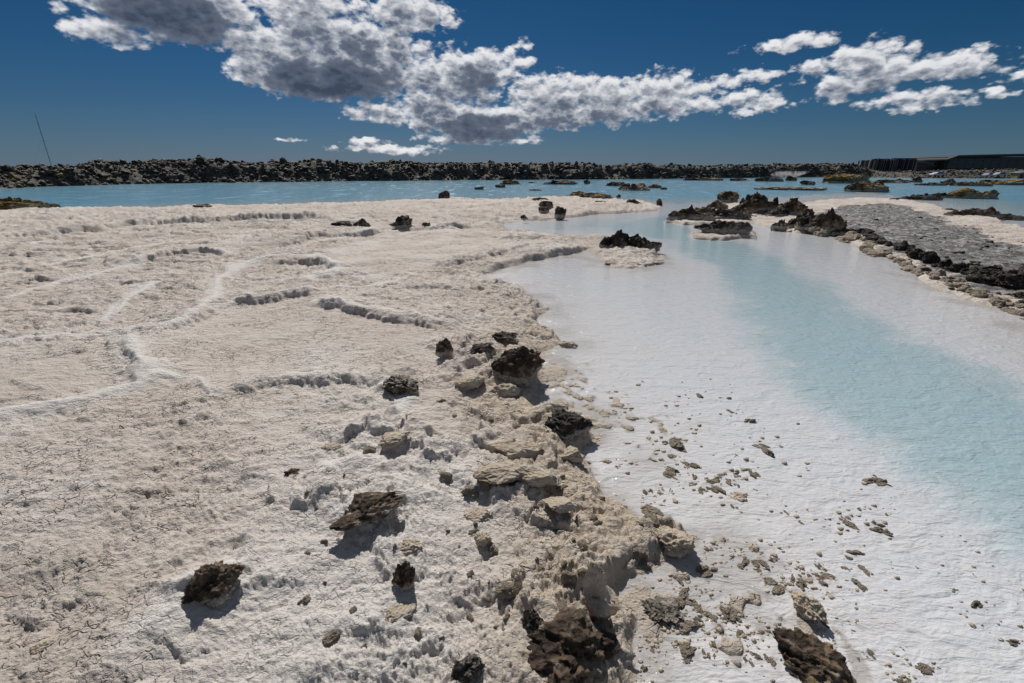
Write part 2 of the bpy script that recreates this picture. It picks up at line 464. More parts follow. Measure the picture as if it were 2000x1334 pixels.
def terrain(x, y, sp):
    """height of the ground, and colour masks: white crust, grey crust, damp"""
    r = np.hypot(x, y)
    wob = np.minimum(.02 + .012 * r, .9)
    wx = x + wob * (n2(x / (wob * 3.2), y / (wob * 3.2), 3) + .5 * n2(x / (wob * 1.2), y / (wob * 1.2), 4))
    wy = y + wob * (n2(x / (wob * 3.2) + 50, y / (wob * 3.2), 5) + .5 * n2(x / (wob * 1.2) + 50, y / (wob * 1.2), 6))
    d1 = poly_sd(wx, wy, LAND_NEAR)
    d2 = poly_sd(wx, wy, LAND_RIGHT)
    for sp_ in SPITS:
        d2 = np.maximum(d2, poly_sd(wx, wy, sp_))
    dl = np.maximum(d1, d2)
    dch = poly_sd(wx, wy, CHANNEL)
    dsf = poly_sd(wx, wy, SHELF_FAR)
    # under water: a shallow white shelf, a deeper channel, the deep lagoon
    far = sst(r, 10, 22)
    shelf = .012 + .05 * sst(-dl, 0, 1.5) + .012 * n2(x * 2.2, y * 2.2, 11)
    chan = sst(dch, -.14 - .012 * r, .10 + .03 * r)
    depth = shelf * (1 - chan) + chan * (.17 + .14 * sst(dch, .1, .8))
    deep = np.minimum(.03 + .10 * np.maximum(-dl, 0), .7)
    depth = np.where(dsf > 0, .05, depth * (1 - far) + np.maximum(deep, depth) * far)
    z = -np.maximum(depth, .008)
    # land
    bank = sst(dl, -.02, .10 + .006 * r)
    rise = .035 + .055 * sst(d1, .05, 1.6) + .02 * sst(r, 6, 18) * sst(d1, .5, 3.0) + .02 * sst(d2, .1, 1.0)
    und = .030 * n2(x / 2.3, y / 2.3, 21) + .016 * n2(x / .9, y / .9, 22)
    und = und * sst(dl, .0, .6)
    land = rise + und
    z = z * (1 - bank) + land * bank
    z = np.where(r > 140, np.minimum(z, -.3), z)
    z0 = z.copy()

    white = np.zeros(x.shape)
    smooth = np.zeros(x.shape)
    for P, wpx in RIBBONS:
        W = world_pts(P)
        c = P[len(P) // 2]
        lo, hi = W.min(0) - 1.2, W.max(0) + 1.2
        m = (x > lo[0]) & (x < hi[0]) & (y > lo[1]) & (y < hi[1])
        if not m.any():
            continue
        mpp = np.array([gp(u, v)[2] for u, v in P])
        d, s, t = seg_field(wx[m], wy[m], W)
        mp = np.interp(t, np.linspace(0, 1, len(P)), mpp)
        hw = .5 * wpx * mp * 1.9
        prof = np.exp(-(d / hw) ** 2 * 1.2)
        z[m] += prof * np.minimum(hw * .34, .085) * bank[m]
        white[m] = np.maximum(white[m], prof)
        smooth[m] = np.maximum(smooth[m], sst(prof, .2, .7))
    for P, band in SCARPS:
        W = world_pts(P)
        mpp = np.array([gp(u, v)[2] for u, v in P])
        u, v = P[len(P) // 2]
        dd = ray(u, v)
        dep = math.asin(-dd[2] / np.linalg.norm(dd))
        hs = band * mpp / (math.cos(dep) + 1.1 * math.sin(dep))
        hm = hs.max()
        lo, hi = W.min(0) - 34 * hm, W.max(0) + 34 * hm
        m = (x > lo[0]) & (x < hi[0]) & (y > lo[1]) & (y < hi[1])
        if not m.any():
            continue
        d, s, t = seg_field(wx[m], wy[m], W)
        h = np.interp(t, np.linspace(0, 1, len(P)), hs)
        h = h * sst(t, 0, .14) * sst(1 - t, 0, .14) * (.95 + .25 * n2(x[m] / (hm * 6), y[m] / (hm * 6), 77)) * (1.0 if len(P) > 3 else .72)
        sd = d * s + hm * (.55 * n2(x[m] / (hm * 2.2), y[m] / (hm * 2.2), 78) + .35 * n2(x[m] / (hm * .8), y[m] / (hm * .8), 79))
        up = .6 * sst(sd, -.15 * hm, .35 * hm) + .4 * sst(sd, .6 * hm, .95 * hm)
        prof = up * np.exp(-np.maximum(sd, 0) / (11 * hm)) * sst(d, 33 * hm, 20 * hm) - .10 * np.exp(-(sd / hm + 1.0) ** 2)
        z[m] += (1.0 + .5 * sst(r[m], 4, 12)) * h * prof * np.exp(-np.maximum(d - np.abs(sd), 0)) * bank[m]
        white[m] = np.maximum(white[m], .45 * up * np.exp(-np.maximum(sd, 0) / (3 * hm)) * np.clip(h / hm, 0, 1))

    for u, v, wpx in NESTED:
        cx, cy, mp = gp(u, v)
        w = wpx * mp
        rl = math.hypot(cx, cy)
        cx, cy = cx * (1 + .36 * w / rl), cy * (1 + .36 * w / rl)
        m = (np.abs(x - cx) < 1.5 * w) & (np.abs(y - cy) < 1.5 * w)
        if not m.any():
            continue
        dd = np.hypot(x[m] - cx, y[m] - cy) / w
        dd = dd + .16 * n2(x[m] / (.35 * w), y[m] / (.35 * w), 91) + .08 * n2(x[m] / (.13 * w), y[m] / (.13 * w), 92)
        z[m] += .15 * w * np.exp(-((dd - .60) / np.where(dd < .6, .22, .30)) ** 2) * (.65 + .8 * n2(x[m] / (.6 * w), y[m] / (.6 * w), 93)) * np.maximum(bank[m], .35)
    broken = np.zeros(x.shape)
    for P, hw in BROKEN:
        W = world_pts(P)
        lo, hi = W.min(0) - .9, W.max(0) + .9
        m = (x > lo[0]) & (x < hi[0]) & (y > lo[1]) & (y < hi[1])
        d, s, t = seg_field(wx[m], wy[m], W)
        broken[m] = np.maximum(broken[m], sst(d + .12 * n2(x[m] / .2, y[m] / .2, 95), hw, hw * .55))
    broken = broken * sst(d1, -.02, .06)
    m = broken > 0
    for cell, amp_, sd_ in ((.26, .044, 501), (.11, .016, 502)):
        wxx, wyy = x[m] / cell + .35 * n2(x[m] / (cell * .7), y[m] / (cell * .7), 96), y[m] / cell + .35 * n2(x[m] / (cell * .7), y[m] / (cell * .7), 97)
        f1, gap, cid, ox, oy = worley(wxx, wyy, sd_)
        r1 = (cid & 255) / 255.0
        tx = ((cid >> 8) & 255) / 255.0 - .5
        ty = ((cid >> 16) & 255) / 255.0 - .15
        plate = (r1 * .9 + .9 * tx * ox + 1.1 * ty * oy) * sst(gap, .02, .14)
        z[m] += broken[m] * amp_ * plate

    # roughness of the crust
    basin = np.maximum.reduce([sst(poly_sd(wx, wy, B), -.1, .25) for B in (BASIN_B, BASIN_C, BASIN_D)])
    fluff = sst(poly_sd(wx, wy, FLUFF), -.25, .15)
    patch = sst(n2(x / .8, y / .8, 31) + .6 * n2(x / .33, y / .33, 32), -.1, .55)
    grey = sst(poly_sd(wx, wy, GREY_CRUST), -.4, .5) * (d2 > -.2)
    amp = (.52 + .48 * patch) * (1 - .66 * basin) * (1 - .80 * smooth) + .10 * fluff
    near_shore = sst(dl, .9, .1) * sst(r, 9, 5)
    amp = amp + .25 * near_shore
    amp = amp * (1 - .6 * grey) + .35 * grey
    rbank = sst(d2, -.1, .3)
    amp = amp * (1 - .45 * rbank)
    rough = 0
    for lam, a, kind in ((.75, .018, 0), (.34, .011, 1), (.17, .0080, 1), (.085, .0050, 1), (.042, .0030, 1), (.021, .0026, 0), (.011, .0019, 0)):
        w = np.clip(lam / (2.0 * sp) - .35, 0, 1)
        if not (w > 0).any():
            continue
        q = n2(x / lam + 3.1 * a * 1000, y / lam * 1.25, int(lam * 1000))
        if kind:
            q = np.abs(q) * 2.0 - .62
        rough = rough + a * q * w
    # cracked grit: small plates and crumbs of crust
    near = r < 9
    for cell, a, sd_ in ((.15, .016, 511), (.06, .0120, 512), (.028, .0075, 513)):
        w = np.clip(cell / (2.0 * sp[near]) - .6, 0, 1)
        xn, yn = x[near], y[near]
        f1, gap, cid, ox, oy = worley(xn / cell + .4 * n2(xn / (cell * .8), yn / (cell * .8), 98), yn / cell * 1.25 + .4 * n2(xn / (cell * .8), yn / (cell * .8), 99), sd_)
        r1 = (cid & 255) / 255.0
        ty = ((cid >> 16) & 255) / 255.0 - .3
        q = (r1 ** 2 + .8 * ty * oy - .35) * sst(gap, .0, .16)
        add = np.zeros(x.shape)
        add[near] = a * q * w
        rough = rough + add
    # flaking: thin layers of crust that end in little ledges
    for lam, step, lev in ((.42, .0100, 7.0), (2.2, .042, 7.0), (7.5, .085, 6.0)):
        w = np.clip(step * 14 / sp - .5, 0, 1) if lam < 1 else (sst(r, 2.5, 6) if lam < 3 else sst(r, 6, 14))
        t = fbm2(x / lam, y / lam * 1.35, 300 + int(lam * 10), 5, .55) * lev
        fl = np.floor(t)
        st = fl + sst(t - fl, 0, .22 if lam < 1 else .12)
        rough = rough + (st - t * .75) * step * w * (1.0 if lam < 1 else (1 - .5 * patch))
    gr = 0
    for lam, a in ((.5, .050), (.24, .036), (.12, .020)):
        gr = gr + a * (1 - 2.4 * np.abs(n2(x / lam, y / lam * 1.5, 400 + int(lam * 100))))
    rough = rough + gr * grey * .55
    gfar = np.clip(r / 6, 1, 4)
    z = z + rough * amp * bank * (1 + .25 * (gfar - 1))
    # pits
    pit = sst(n2(x / .21, y / .16, 41), .34, .55) * patch * (1 - basin) * (1 - smooth)
    z = z - .008 * pit * bank * np.clip(.2 / (2 * sp) - .2, 0, 1)
    z = np.where((bank > .97) & (d1 > .12), np.maximum(z, .014), z)
    # crumbs on the shelf that only just break the surface
    crumb = sst(n2(x / .11, y / .11, 51) + .5 * n2(x / .05, y / .05, 52) + .7 * n2(x / .9, y / .9, 53), .45, .95)
    crumb = crumb * sst(-d1, 1.5, .1) * sst(r, 5.5, 3.0) * (1 - bank) * (1 - chan)
    z = z + crumb * (.014 - z) * 1.0
    white = np.clip(white + .5 * fluff + .35 * sst(n2(x / 1.4, y / 1.4, 61), .1, .6), 0, 1)
    damp = np.clip(1 - sst(dl, .0, .05 + .008 * r), 0, 1)
    ochre = sst(d1, .9, .2) * sst(d1, -.05, .05) * sst(r, 6.5, 4) * (1 - .6 * fluff)
    return z, white, grey, damp, ochre


# ------------------------------------------------------------------ materials
def new_mat(name):
    m = bpy.data.materials.new(name)
    m.use_nodes = True
    k = NG(m.node_tree)
    for nd in list(k.n):
        k.n.remove(nd)
    out = k.node('ShaderNodeOutputMaterial')
    b = k.node('ShaderNodeBsdfPrincipled')
    k.l.new(b.outputs[0], out.inputs[0])
    return m, k, b, out


def simple(name, c, rough=.6, metal=0.0, var=.25, scale=3.0, spec=.4):
    m, k, b, o = new_mat(name)
    tc = k.node('ShaderNodeTexCoord')
    n = k.noise(tc.outputs['Object'], scale, 5)
    f = k.m('MULTIPLY_ADD', n, 2 * var, 1 - var)
    cc = k.node('ShaderNodeVectorMath', operation='SCALE')
    cc.inputs[0].default_value = c
    k.put(cc.inputs['Scale'], f)
    k.put(b.inputs['Base Color'], cc.outputs[0])
    b.inputs['Roughness'].default_value = rough
    b.inputs['Metallic'].default_value = metal
    b.inputs['Specular IOR Level'].default_value = spec
    return m


def mat_ground():
    m, k, b, o = new_mat('silica_crust')
    at = k.node('ShaderNodeAttribute', attribute_name='masks')
    sp = k.node('ShaderNodeSeparateColor')
    k.put(sp.inputs[0], at.outputs['Color'])
    geo = k.node('ShaderNodeNewGeometry')
    P = geo.outputs['Position']
    n1 = k.noise(P, .9, 6, .6)
    nb = k.noise(P, 7.0, 5, .6)
    nf = k.noise(P, 55.0, 4, .65)
    c = k.mix(k.sstep(n1, .35, .68), (.60, .525, .46, 1), (.66, .605, .555, 1))
    c = k.mix(k.m('MULTIPLY', k.sstep(nb, .52, .72), .45), c, (.43, .335, .25, 1))
    c = k.mix(k.m('MULTIPLY', k.sstep(k.noise(P, .55, 6, .65), .50, .66), .42), c, (.47, .405, .345, 1))
    c = k.mix(k.m('MULTIPLY', sp.outputs[0], .9), c, (.755, .725, .69, 1))
    c = k.mix(k.m('MULTIPLY', k.sstep(nf, .45, .75), .5), c, (.66, .62, .57, 1))
    c = k.mix(k.m('MULTIPLY', k.sstep(nf, .44, .28), .55), c, (.36, .295, .24, 1))
    ng = k.noise(P, 5.5, 9, .72)
    gc = k.mix(k.sstep(ng, .44, .68), (.13, .125, .125, 1), (.52, .51, .505, 1))
    c = k.mix(k.sstep(k.m('ADD', sp.outputs[1], k.m('MULTIPLY_ADD', k.noise(P, 1.1, 7, .7), 3.0, -1.6)), .3, .7), c, gc)
    c = k.mix(k.m('MULTIPLY', sp.outputs[2], .5), c, (.44, .37, .28, 1))
    c = k.mix(k.m('MULTIPLY', at.outputs['Alpha'], k.sstep(nb, .3, .6, .25, .75)), c, (.53, .44, .33, 1))
    k.put(b.inputs['Base Color'], c)
    b.inputs['Roughness'].default_value = .9
    b.inputs['Specular IOR Level'].default_value = .2
    bm1 = k.node('ShaderNodeBump')
    bm1.inputs['Strength'].default_value = 1.0
    bm1.inputs['Distance'].default_value = .021
    hh = k.m('ADD', k.noise(P, 38.0, 6, .7), k.m('MULTIPLY', k.noise(k.vm('MULTIPLY', P, (.7, 1.3, 1)), 11.0, 4, .6), 1.6))
    crk = 0.0
    Pw = k.vm('ADD', P, k.vm('MULTIPLY', k.vm('SUBTRACT', k.noise(P, 9.0, 3, .6, out=1), (.5, .5, .5)), (.09, .09, 0)))
    for sc_, wd, am in ((6.5, .045, .6), (19.0, .08, .75)):
        ve = k.node('ShaderNodeTexVoronoi', feature='DISTANCE_TO_EDGE')
        k.put(ve.inputs['Vector'], Pw)
        ve.inputs['Scale'].default_value = sc_
        crk = k.m('ADD', crk, k.m('MULTIPLY', k.sstep(ve.outputs['Distance'], wd, .0), am))
    crk = k.m('MULTIPLY', crk, k.m('MULTIPLY', k.sstep(k.noise(P, 1.6, 4, .6), .42, .58), k.sstep(k.noise(P, 13.0, 3, .6), .42, .58)))
    crk = k.m('MULTIPLY', crk, k.m('SUBTRACT', 1.0, k.m('MULTIPLY', sp.outputs[0], .7)))
    k.put(b.inputs['Base Color'], k.mix(k.m('MULTIPLY', crk, .5, clamp=True), c, (.31, .25, .195, 1)))
    k.put(bm1.inputs['Height'], k.m('SUBTRACT', hh, k.m('MULTIPLY', crk, .75)))
    k.put(b.inputs['Normal'], bm1.outputs[0])
    return m


def mat_water():
    m, k, b, o = new_mat('milky_water')
    at = k.node('ShaderNodeAttribute', attribute_name='depth')
    geo = k.node('ShaderNodeNewGeometry')
    P = geo.outputs['Position']
    dep = at.outputs['Fac']
    n = k.m('ADD', k.noise(P, 1.3, 5, .6), k.m('MULTIPLY', k.noise(k.vm('MULTIPLY', P, (.6, 1.4, 1)), 5.0, 5, .65), .8))
    d = k.m('ADD', dep, k.m('MULTIPLY', k.m('MULTIPLY_ADD', n, .26, -.234), k.sstep(dep, .03, .12)))
    r = k.node('ShaderNodeValToRGB')
    k.put(r.inputs[0], d)
    e = r.color_ramp.elements
    e[0].position = .0
    e[0].color = (.62, .60, .585, 1)
    e[1].position = 1.0
    e[1].color = (.17, .385, .525, 1)
    for ps, c in ((.05, (.625, .637, .662, 1)), (.13, (.54, .60, .63, 1)), (.22, (.40, .515, .55, 1)), (.36, (.36, .50, .545, 1)), (.62, (.21, .42, .54, 1))):
        x = e.new(ps)
        x.color = c
    k.put(b.inputs['Base Color'], r.outputs[0])
    ruf = k.sstep(k.noise(k.vm('MULTIPLY', P, (.9, .22, 1)), 1.0, 4, .7), .54, .64)
    k.put(b.inputs['Roughness'], k.m('ADD', k.sstep(dep, .3, .68, .08, .12), k.m('MULTIPLY', k.m('MULTIPLY', ruf, k.sstep(dep, .4, .68)), .13)))
    b.inputs['IOR'].default_value = 1.33
    b.inputs['Specular IOR Level'].default_value = .5
    al = k.sstep(dep, .0, .02, .6, 1.0)
    k.put(b.inputs['Alpha'], al)
    w1 = k.noise(k.vm('MULTIPLY', P, (.75, 1.25, 1)), 7.0, 3, .55, dist=.6)
    w2 = k.noise(k.vm('MULTIPLY', P, (.7, 1.5, 1)), 26.0, 3, .6, dist=.4)
    bp = k.node('ShaderNodeBump')
    bp.inputs['Strength'].default_value = .8
    bp.inputs['Distance'].default_value = .03
    k.put(bp.inputs['Height'], k.m('ADD', w1, k.m('MULTIPLY', w2, .35)))
    k.put(b.inputs['Normal'], bp.outputs[0])
    return m


def obj_attr(k, name):
    a = k.node('ShaderNodeAttribute', attribute_type='OBJECT', attribute_name=name)
    return a.outputs['Fac']


def mat_rock(name, dark, mid, rust, pits=1.0):
    """scoria: the object properties moss, crust (metres of silica above its foot) vary it from stone to stone"""
    m, k, b, o = new_mat(name)
    geo = k.node('ShaderNodeNewGeometry')
    P = geo.outputs['Position']
    tc = k.node('ShaderNodeTexCoord')
    O = tc.outputs['Object']
    s = obj_attr(k, 'grain')
    pn = k.vm('MULTIPLY', O, (1, 1, 1))
    sc = k.node('ShaderNodeVectorMath', operation='SCALE')
    k.put(sc.inputs[0], pn)
    k.put(sc.inputs['Scale'], s)
    V = sc.outputs[0]
    na = k.noise(V, 2.2, 6, .6)
    nb = k.noise(V, 9.0, 5, .65)
    c = k.mix(k.sstep(na, .38, .66), dark, mid)
    c = k.mix(k.m('MULTIPLY', k.sstep(nb, .55, .75), .55), c, rust)
    # moss and lichen on the tops
    sn = k.node('ShaderNodeSeparateXYZ')
    k.put(sn.inputs[0], geo.outputs['Normal'])
    moss = obj_attr(k, 'moss')
    mf = k.m('ADD', k.m('MULTIPLY', sn.outputs[2], .55), k.m('MULTIPLY_ADD', na, 1.6, -.8))
    mf = k.sstep(k.m('ADD', mf, k.m('MULTIPLY_ADD', moss, 1.3, -1.0)), .0, .25)
    mc = k.mix(k.sstep(nb, .4, .65), (.14, .088, .018, 1), (.33, .205, .045, 1))
    mc = k.mix(k.m('MULTIPLY', k.sstep(na, .5, .7), .6), mc, (.10, .105, .02, 1))
    c = k.mix(mf, c, mc)
    # dry grey fringe moss; on the ridge it also paints in rim-lit tops
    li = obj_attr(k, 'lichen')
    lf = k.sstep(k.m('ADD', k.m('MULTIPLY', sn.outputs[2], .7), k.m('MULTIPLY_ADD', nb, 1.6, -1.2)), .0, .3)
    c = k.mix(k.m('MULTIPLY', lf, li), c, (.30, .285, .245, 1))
    # silica crust from the foot up
    so = k.node('ShaderNodeSeparateXYZ')
    k.put(so.inputs[0], O)
    cr = obj_attr(k, 'crust')
    lvl = k.m('SUBTRACT', cr, so.outputs[2])
    lvl = k.m('ADD', lvl, k.m('MULTIPLY', cr, k.m('MULTIPLY_ADD', nb, 1.6, -.8)))
    cf = k.sstep(k.m('DIVIDE', lvl, k.m('MAXIMUM', cr, .001)), .0, .35)
    cc = k.mix(nb, (.34, .30, .25, 1), (.60, .55, .49, 1))
    c = k.mix(cf, c, cc)
    du = k.m('MULTIPLY', k.sstep(k.noise(V, 3.4, 5, .65), .52, .68), k.m('MULTIPLY', k.m('GREATER_THAN', cr, .0005), .7))
    c = k.mix(du, c, cc)
    k.put(b.inputs['Base Color'], c)
    b.inputs['Roughness'].default_value = .85
    b.inputs['Specular IOR Level'].default_value = .25
    bp = k.node('ShaderNodeBump')
    bp.inputs['Strength'].default_value = .9
    k.put(bp.inputs['Distance'], k.m('DIVIDE', .09, k.m('MAXIMUM', s, .05)))
    vo = k.node('ShaderNodeTexVoronoi')
    k.put(vo.inputs['Vector'], V)
    vo.inputs['Scale'].default_value = 11.0
    h = k.m('ADD', k.noise(V, 8.0, 6, .7), k.m('MULTIPLY', vo.outputs['Distance'], .8 * pits))
    k.put(bp.inputs['Height'], h)
    k.put(b.inputs['Normal'], bp.outputs[0])
    return m


M = {}
M['ground'] = mat_ground()
M['water'] = mat_water()
M['lava'] = mat_rock('lava_scoria', (.032, .027, .024, 1), (.125, .105, .088, 1), (.16, .105, .062, 1))
M['brown'] = mat_rock('brown_scoria', (.045, .033, .025, 1), (.20, .145, .098, 1), (.25, .14, .062, 1))
M['silica'] = mat_rock('silica_clod', (.46, .38, .285, 1), (.62, .55, .46, 1), (.40, .30, .20, 1), .6)
M['field'] = mat_rock('lava_field_rock', (.022, .020, .018, 1), (.098, .086, .073, 1), (.14, .115, .09, 1))

# ------------------------------------------------------------------ ground sheet
AZ_F = R(74)
NCF = 1010
az_front = np.linspace(-AZ_F, AZ_F, NCF)
az_back = np.linspace(AZ_F, 2 * np.pi - AZ_F, 46)[1:-1]
AZ = np.concatenate([az_front, az_back])
rr = np.exp(np.linspace(math.log(.28), math.log(150), 6000))
theta = np.arctan2(EYE, rr)
s_par = np.cumsum(np.concatenate([[0], np.abs(np.diff(theta)) * .7 * (.25 + .75 * sst(rr[1:], .7, 1.1)) + np.diff(np.log(rr)) * .45 * np.exp(-((np.log(rr[1:]) - math.log(10)) / 1.0) ** 2) + np.diff(np.log(rr)) * .03]))
NR = 900
RAD = np.interp(np.linspace(0, s_par[-1], NR), s_par, rr)
RAD = np.concatenate([RAD, [180, 240, 350, 600, 1200, 3000, 9000]])
NR = len(RAD)
NC = len(AZ)


def build_grid_mesh(name, V, nr, nc, keep=None, wrap=True):
    i = np.arange(nr - 1)[:, None] * nc
    j = np.arange(nc if wrap else nc - 1)[None, :]
    j2 = (j + 1) % nc
    q = np.stack([i + j, i + j2, i + nc + j2, i + nc + j], -1).reshape(-1, 4)
    q = q[:, ::-1]
    if keep is not None:
        q = q[keep[q].any(1)]
        used = np.unique(q)
        remap = np.zeros(len(V), np.int64)
        remap[used] = np.arange(len(used))
        q = remap[q]
        V = V[used]
    else:
        used = np.arange(len(V))
    me = bpy.data.meshes.new(name)
    me.vertices.add(len(V))
    me.vertices.foreach_set('co', V.astype(np.float32).ravel())
    me.loops.add(q.size)
    me.loops.foreach_set('vertex_index', q.ravel().astype(np.int32))
    me.polygons.add(len(q))
    me.polygons.foreach_set('loop_start', np.arange(0, q.size, 4, dtype=np.int32))
    me.update(calc_edges=True)
    me.polygons.foreach_set('use_smooth', np.ones(len(q), bool))
    return me, used


rad2, az2 = np.meshgrid(RAD, AZ, indexing='ij')
gx, gy = (rad2 * np.sin(az2)).ravel(), (rad2 * np.cos(az2)).ravel()
drow = np.gradient(RAD)
spc = np.maximum(drow[:, None] * .75, rad2 * (2 * AZ_F / NCF)).ravel()
gz, g_white, g_grey, g_damp, g_ochre = terrain(gx, gy, spc)
GZ = gz.reshape(NR, NC)


def link(name, me, mat, parent=None):
    o = bpy.data.objects.new(name, me)
    if mat is not None and not me.materials:
        me.materials.append(mat)
    col.objects.link(o)
    if parent is not None:
        o.parent = parent
    return o


def tag(o, label=None, cat=None, group=None, kind=None):
    if label:
        o['label'] = label
    if cat:
        o['category'] = cat
    if group:
        o['group'] = group
    if kind:
        o['kind'] = kind
    return o


me, _ = build_grid_mesh('ground', np.stack([gx, gy, gz], 1), NR, NC)
ca = me.attributes.new('masks', 'FLOAT_COLOR', 'POINT')
ca.data.foreach_set('color', np.stack([g_white, g_grey, g_damp, g_ochre], 1).astype(np.float32).ravel())
tag(link('ground', me, M['ground']), 'pale silica mudflat with cracked ledges', None, None, 'structure')


def ground_z(x, y):
    r = math.hypot(x, y)
    a = math.atan2(x, y)
    c = int(round((a + AZ_F) / (2 * AZ_F) * (NCF - 1)))
    c = min(max(c, 0), NCF - 1)
    i = min(max(int(np.searchsorted(RAD, r)), 1), NR - 1)
    t = (r - RAD[i - 1]) / (RAD[i] - RAD[i - 1])
    return float(GZ[i - 1, c] * (1 - t) + GZ[i, c] * t)


# ------------------------------------------------------------------ water sheet
ris = np.unique(np.concatenate([np.arange(0, NR - 7, 3), np.arange(NR - 7, NR)]))
cis = np.unique(np.concatenate([np.arange(0, NCF, 4), np.arange(NCF - 1, NC)]))
wx_, wy_ = gx.reshape(NR, NC)[np.ix_(ris, cis)].ravel(), gy.reshape(NR, NC)[np.ix_(ris, cis)].ravel()
wz_ = GZ[np.ix_(ris, cis)].ravel()
wd_ = np.where(wz_ < 0, np.maximum(-wz_, 0), 0)
me, used = build_grid_mesh('lagoon_water', np.stack([wx_, wy_, np.zeros_like(wx_)], 1), len(ris), len(cis), keep=(wz_ < .02))
fa = me.attributes.new('depth', 'FLOAT', 'POINT')
fa.data.foreach_set('value', wd_[used].astype(np.float32))
tag(link('lagoon_water', me, M['water']), 'milky blue geothermal water over white silica', None, None, 'structure')

# ------------------------------------------------------------------ stones
_ico = {}


def ico(level):
    if level in _ico:
        return _ico[level]
    t = (1 + 5 ** .5) / 2
    v = np.array([(-1, t, 0), (1, t, 0), (-1, -t, 0), (1, -t, 0), (0, -1, t), (0, 1, t), (0, -1, -t), (0, 1, -t), (t, 0, -1), (t, 0, 1), (-t, 0, -1), (-t, 0, 1)], float)
    f = np.array([(0, 11, 5), (0, 5, 1), (0, 1, 7), (0, 7, 10), (0, 10, 11), (1, 5, 9), (5, 11, 4), (11, 10, 2), (10, 7, 6), (7, 1, 8), (3, 9, 4), (3, 4, 2), (3, 2, 6), (3, 6, 8), (3, 8, 9), (4, 9, 5), (2, 4, 11), (6, 2, 10), (8, 6, 7), (9, 8, 1)])
    v /= np.linalg.norm(v, axis=1)[:, None]
    for _ in range(level):
        e = np.sort(np.concatenate([f[:, [0, 1]], f[:, [1, 2]], f[:, [2, 0]]]), axis=1)
        ue, inv = np.unique(e, axis=0, return_inverse=True)
        inv = inv.reshape(-1)
        mid = v[ue[:, 0]] + v[ue[:, 1]]
        mid /= np.linalg.norm(mid, axis=1)[:, None]
        n = len(f)
        a, b, c = inv[:n] + len(v), inv[n:2 * n] + len(v), inv[2 * n:] + len(v)
        f = np.concatenate([np.stack([f[:, 0], a, c], 1), np.stack([f[:, 1], b, a], 1), np.stack([f[:, 2], c, b], 1), np.stack([a, b, c], 1)])
        v = np.concatenate([v, mid])
    _ico[level] = (v, f)
    return v, f


def stone_verts(level, seed, w, d, h, cuts=9, rough=.30, fine=.12, sink=.42, lean=(0, 0), jag=0.0, spread=0.0):
    """an angular, pitted stone w x d x h, its foot at z=0 (buried by sink*h)"""
    rng = np.random.default_rng(seed)
    v, f = ico(level)
    p = v.copy()
    for _ in range(cuts):
        nrm = rng.normal(size=3)
        nrm /= np.linalg.norm(nrm)
        off = rng.uniform(.52, .86)
        dd = p @ nrm - off
        p = p - np.where(dd > 0, dd * .92, 0)[:, None] * nrm
    q = p * 1.0 + rng.uniform(-50, 50, 3)
    disp = rough * n3(q * 1.5, seed) + .5 * rough * (1 - 2 * np.abs(n3(q * 3.0, seed + 1)))
    if level >= 3:
        disp = disp + fine * .9 * n3(q * 5.0, seed + 2) - fine * .8 * np.maximum(n3(q * 7.0, seed + 6), 0)
    if level >= 4:
        disp = disp + fine * .40 * n3(q * 11.0, seed + 3) - fine * .45 * np.maximum(n3(q * 15.0, seed + 7), 0)
    if level >= 5:
        disp = disp + fine * .20 * n3(q * 24.0, seed + 4) + fine * .10 * n3(q * 48, seed + 5)
    p = p * (1 + disp)[:, None]
    if jag:
        top = np.clip(p[:, 2], 0, 1)
        p[:, 2] += jag * top * (.9 * n3(q * 1.9, seed + 9) + .55 * n3(q * 4.3, seed + 10))
        p[:, :2] *= (1 + .35 * jag * n3(q * 3.1, seed + 12))[:, None]
    lo, hi = p.min(0), p.max(0)
    p = (p - (lo + hi) / 2) / (hi - lo)
    p[:, 2] += .5
    if spread:
        k = 1 + spread * (1 - sst(p[:, 2], 0, .45))
        p[:, 0] *= k
        p[:, 1] *= k
    p[:, 0] += lean[0] * p[:, 2]
    p[:, 1] += lean[1] * p[:, 2]
    hh = h * (1 + sink)
    p = p * np.array([w, d, hh])
    p[:, 2] -= sink * h
    return p, f


def tri_mesh(name, p, f, smooth=True):
    me = bpy.data.meshes.new(name)
    me.vertices.add(len(p))
    me.vertices.foreach_set('co', np.asarray(p, np.float32).ravel())
    me.loops.add(f.size)
    me.loops.foreach_set('vertex_index', f.ravel().astype(np.int32))
    me.polygons.add(len(f))
    me.polygons.foreach_set('loop_start', np.arange(0, f.size, 3, dtype=np.int32))
    me.update(calc_edges=True)
    if smooth:
        me.polygons.foreach_set('use_smooth', np.ones(len(f), bool))
    return me


_seed = [100]


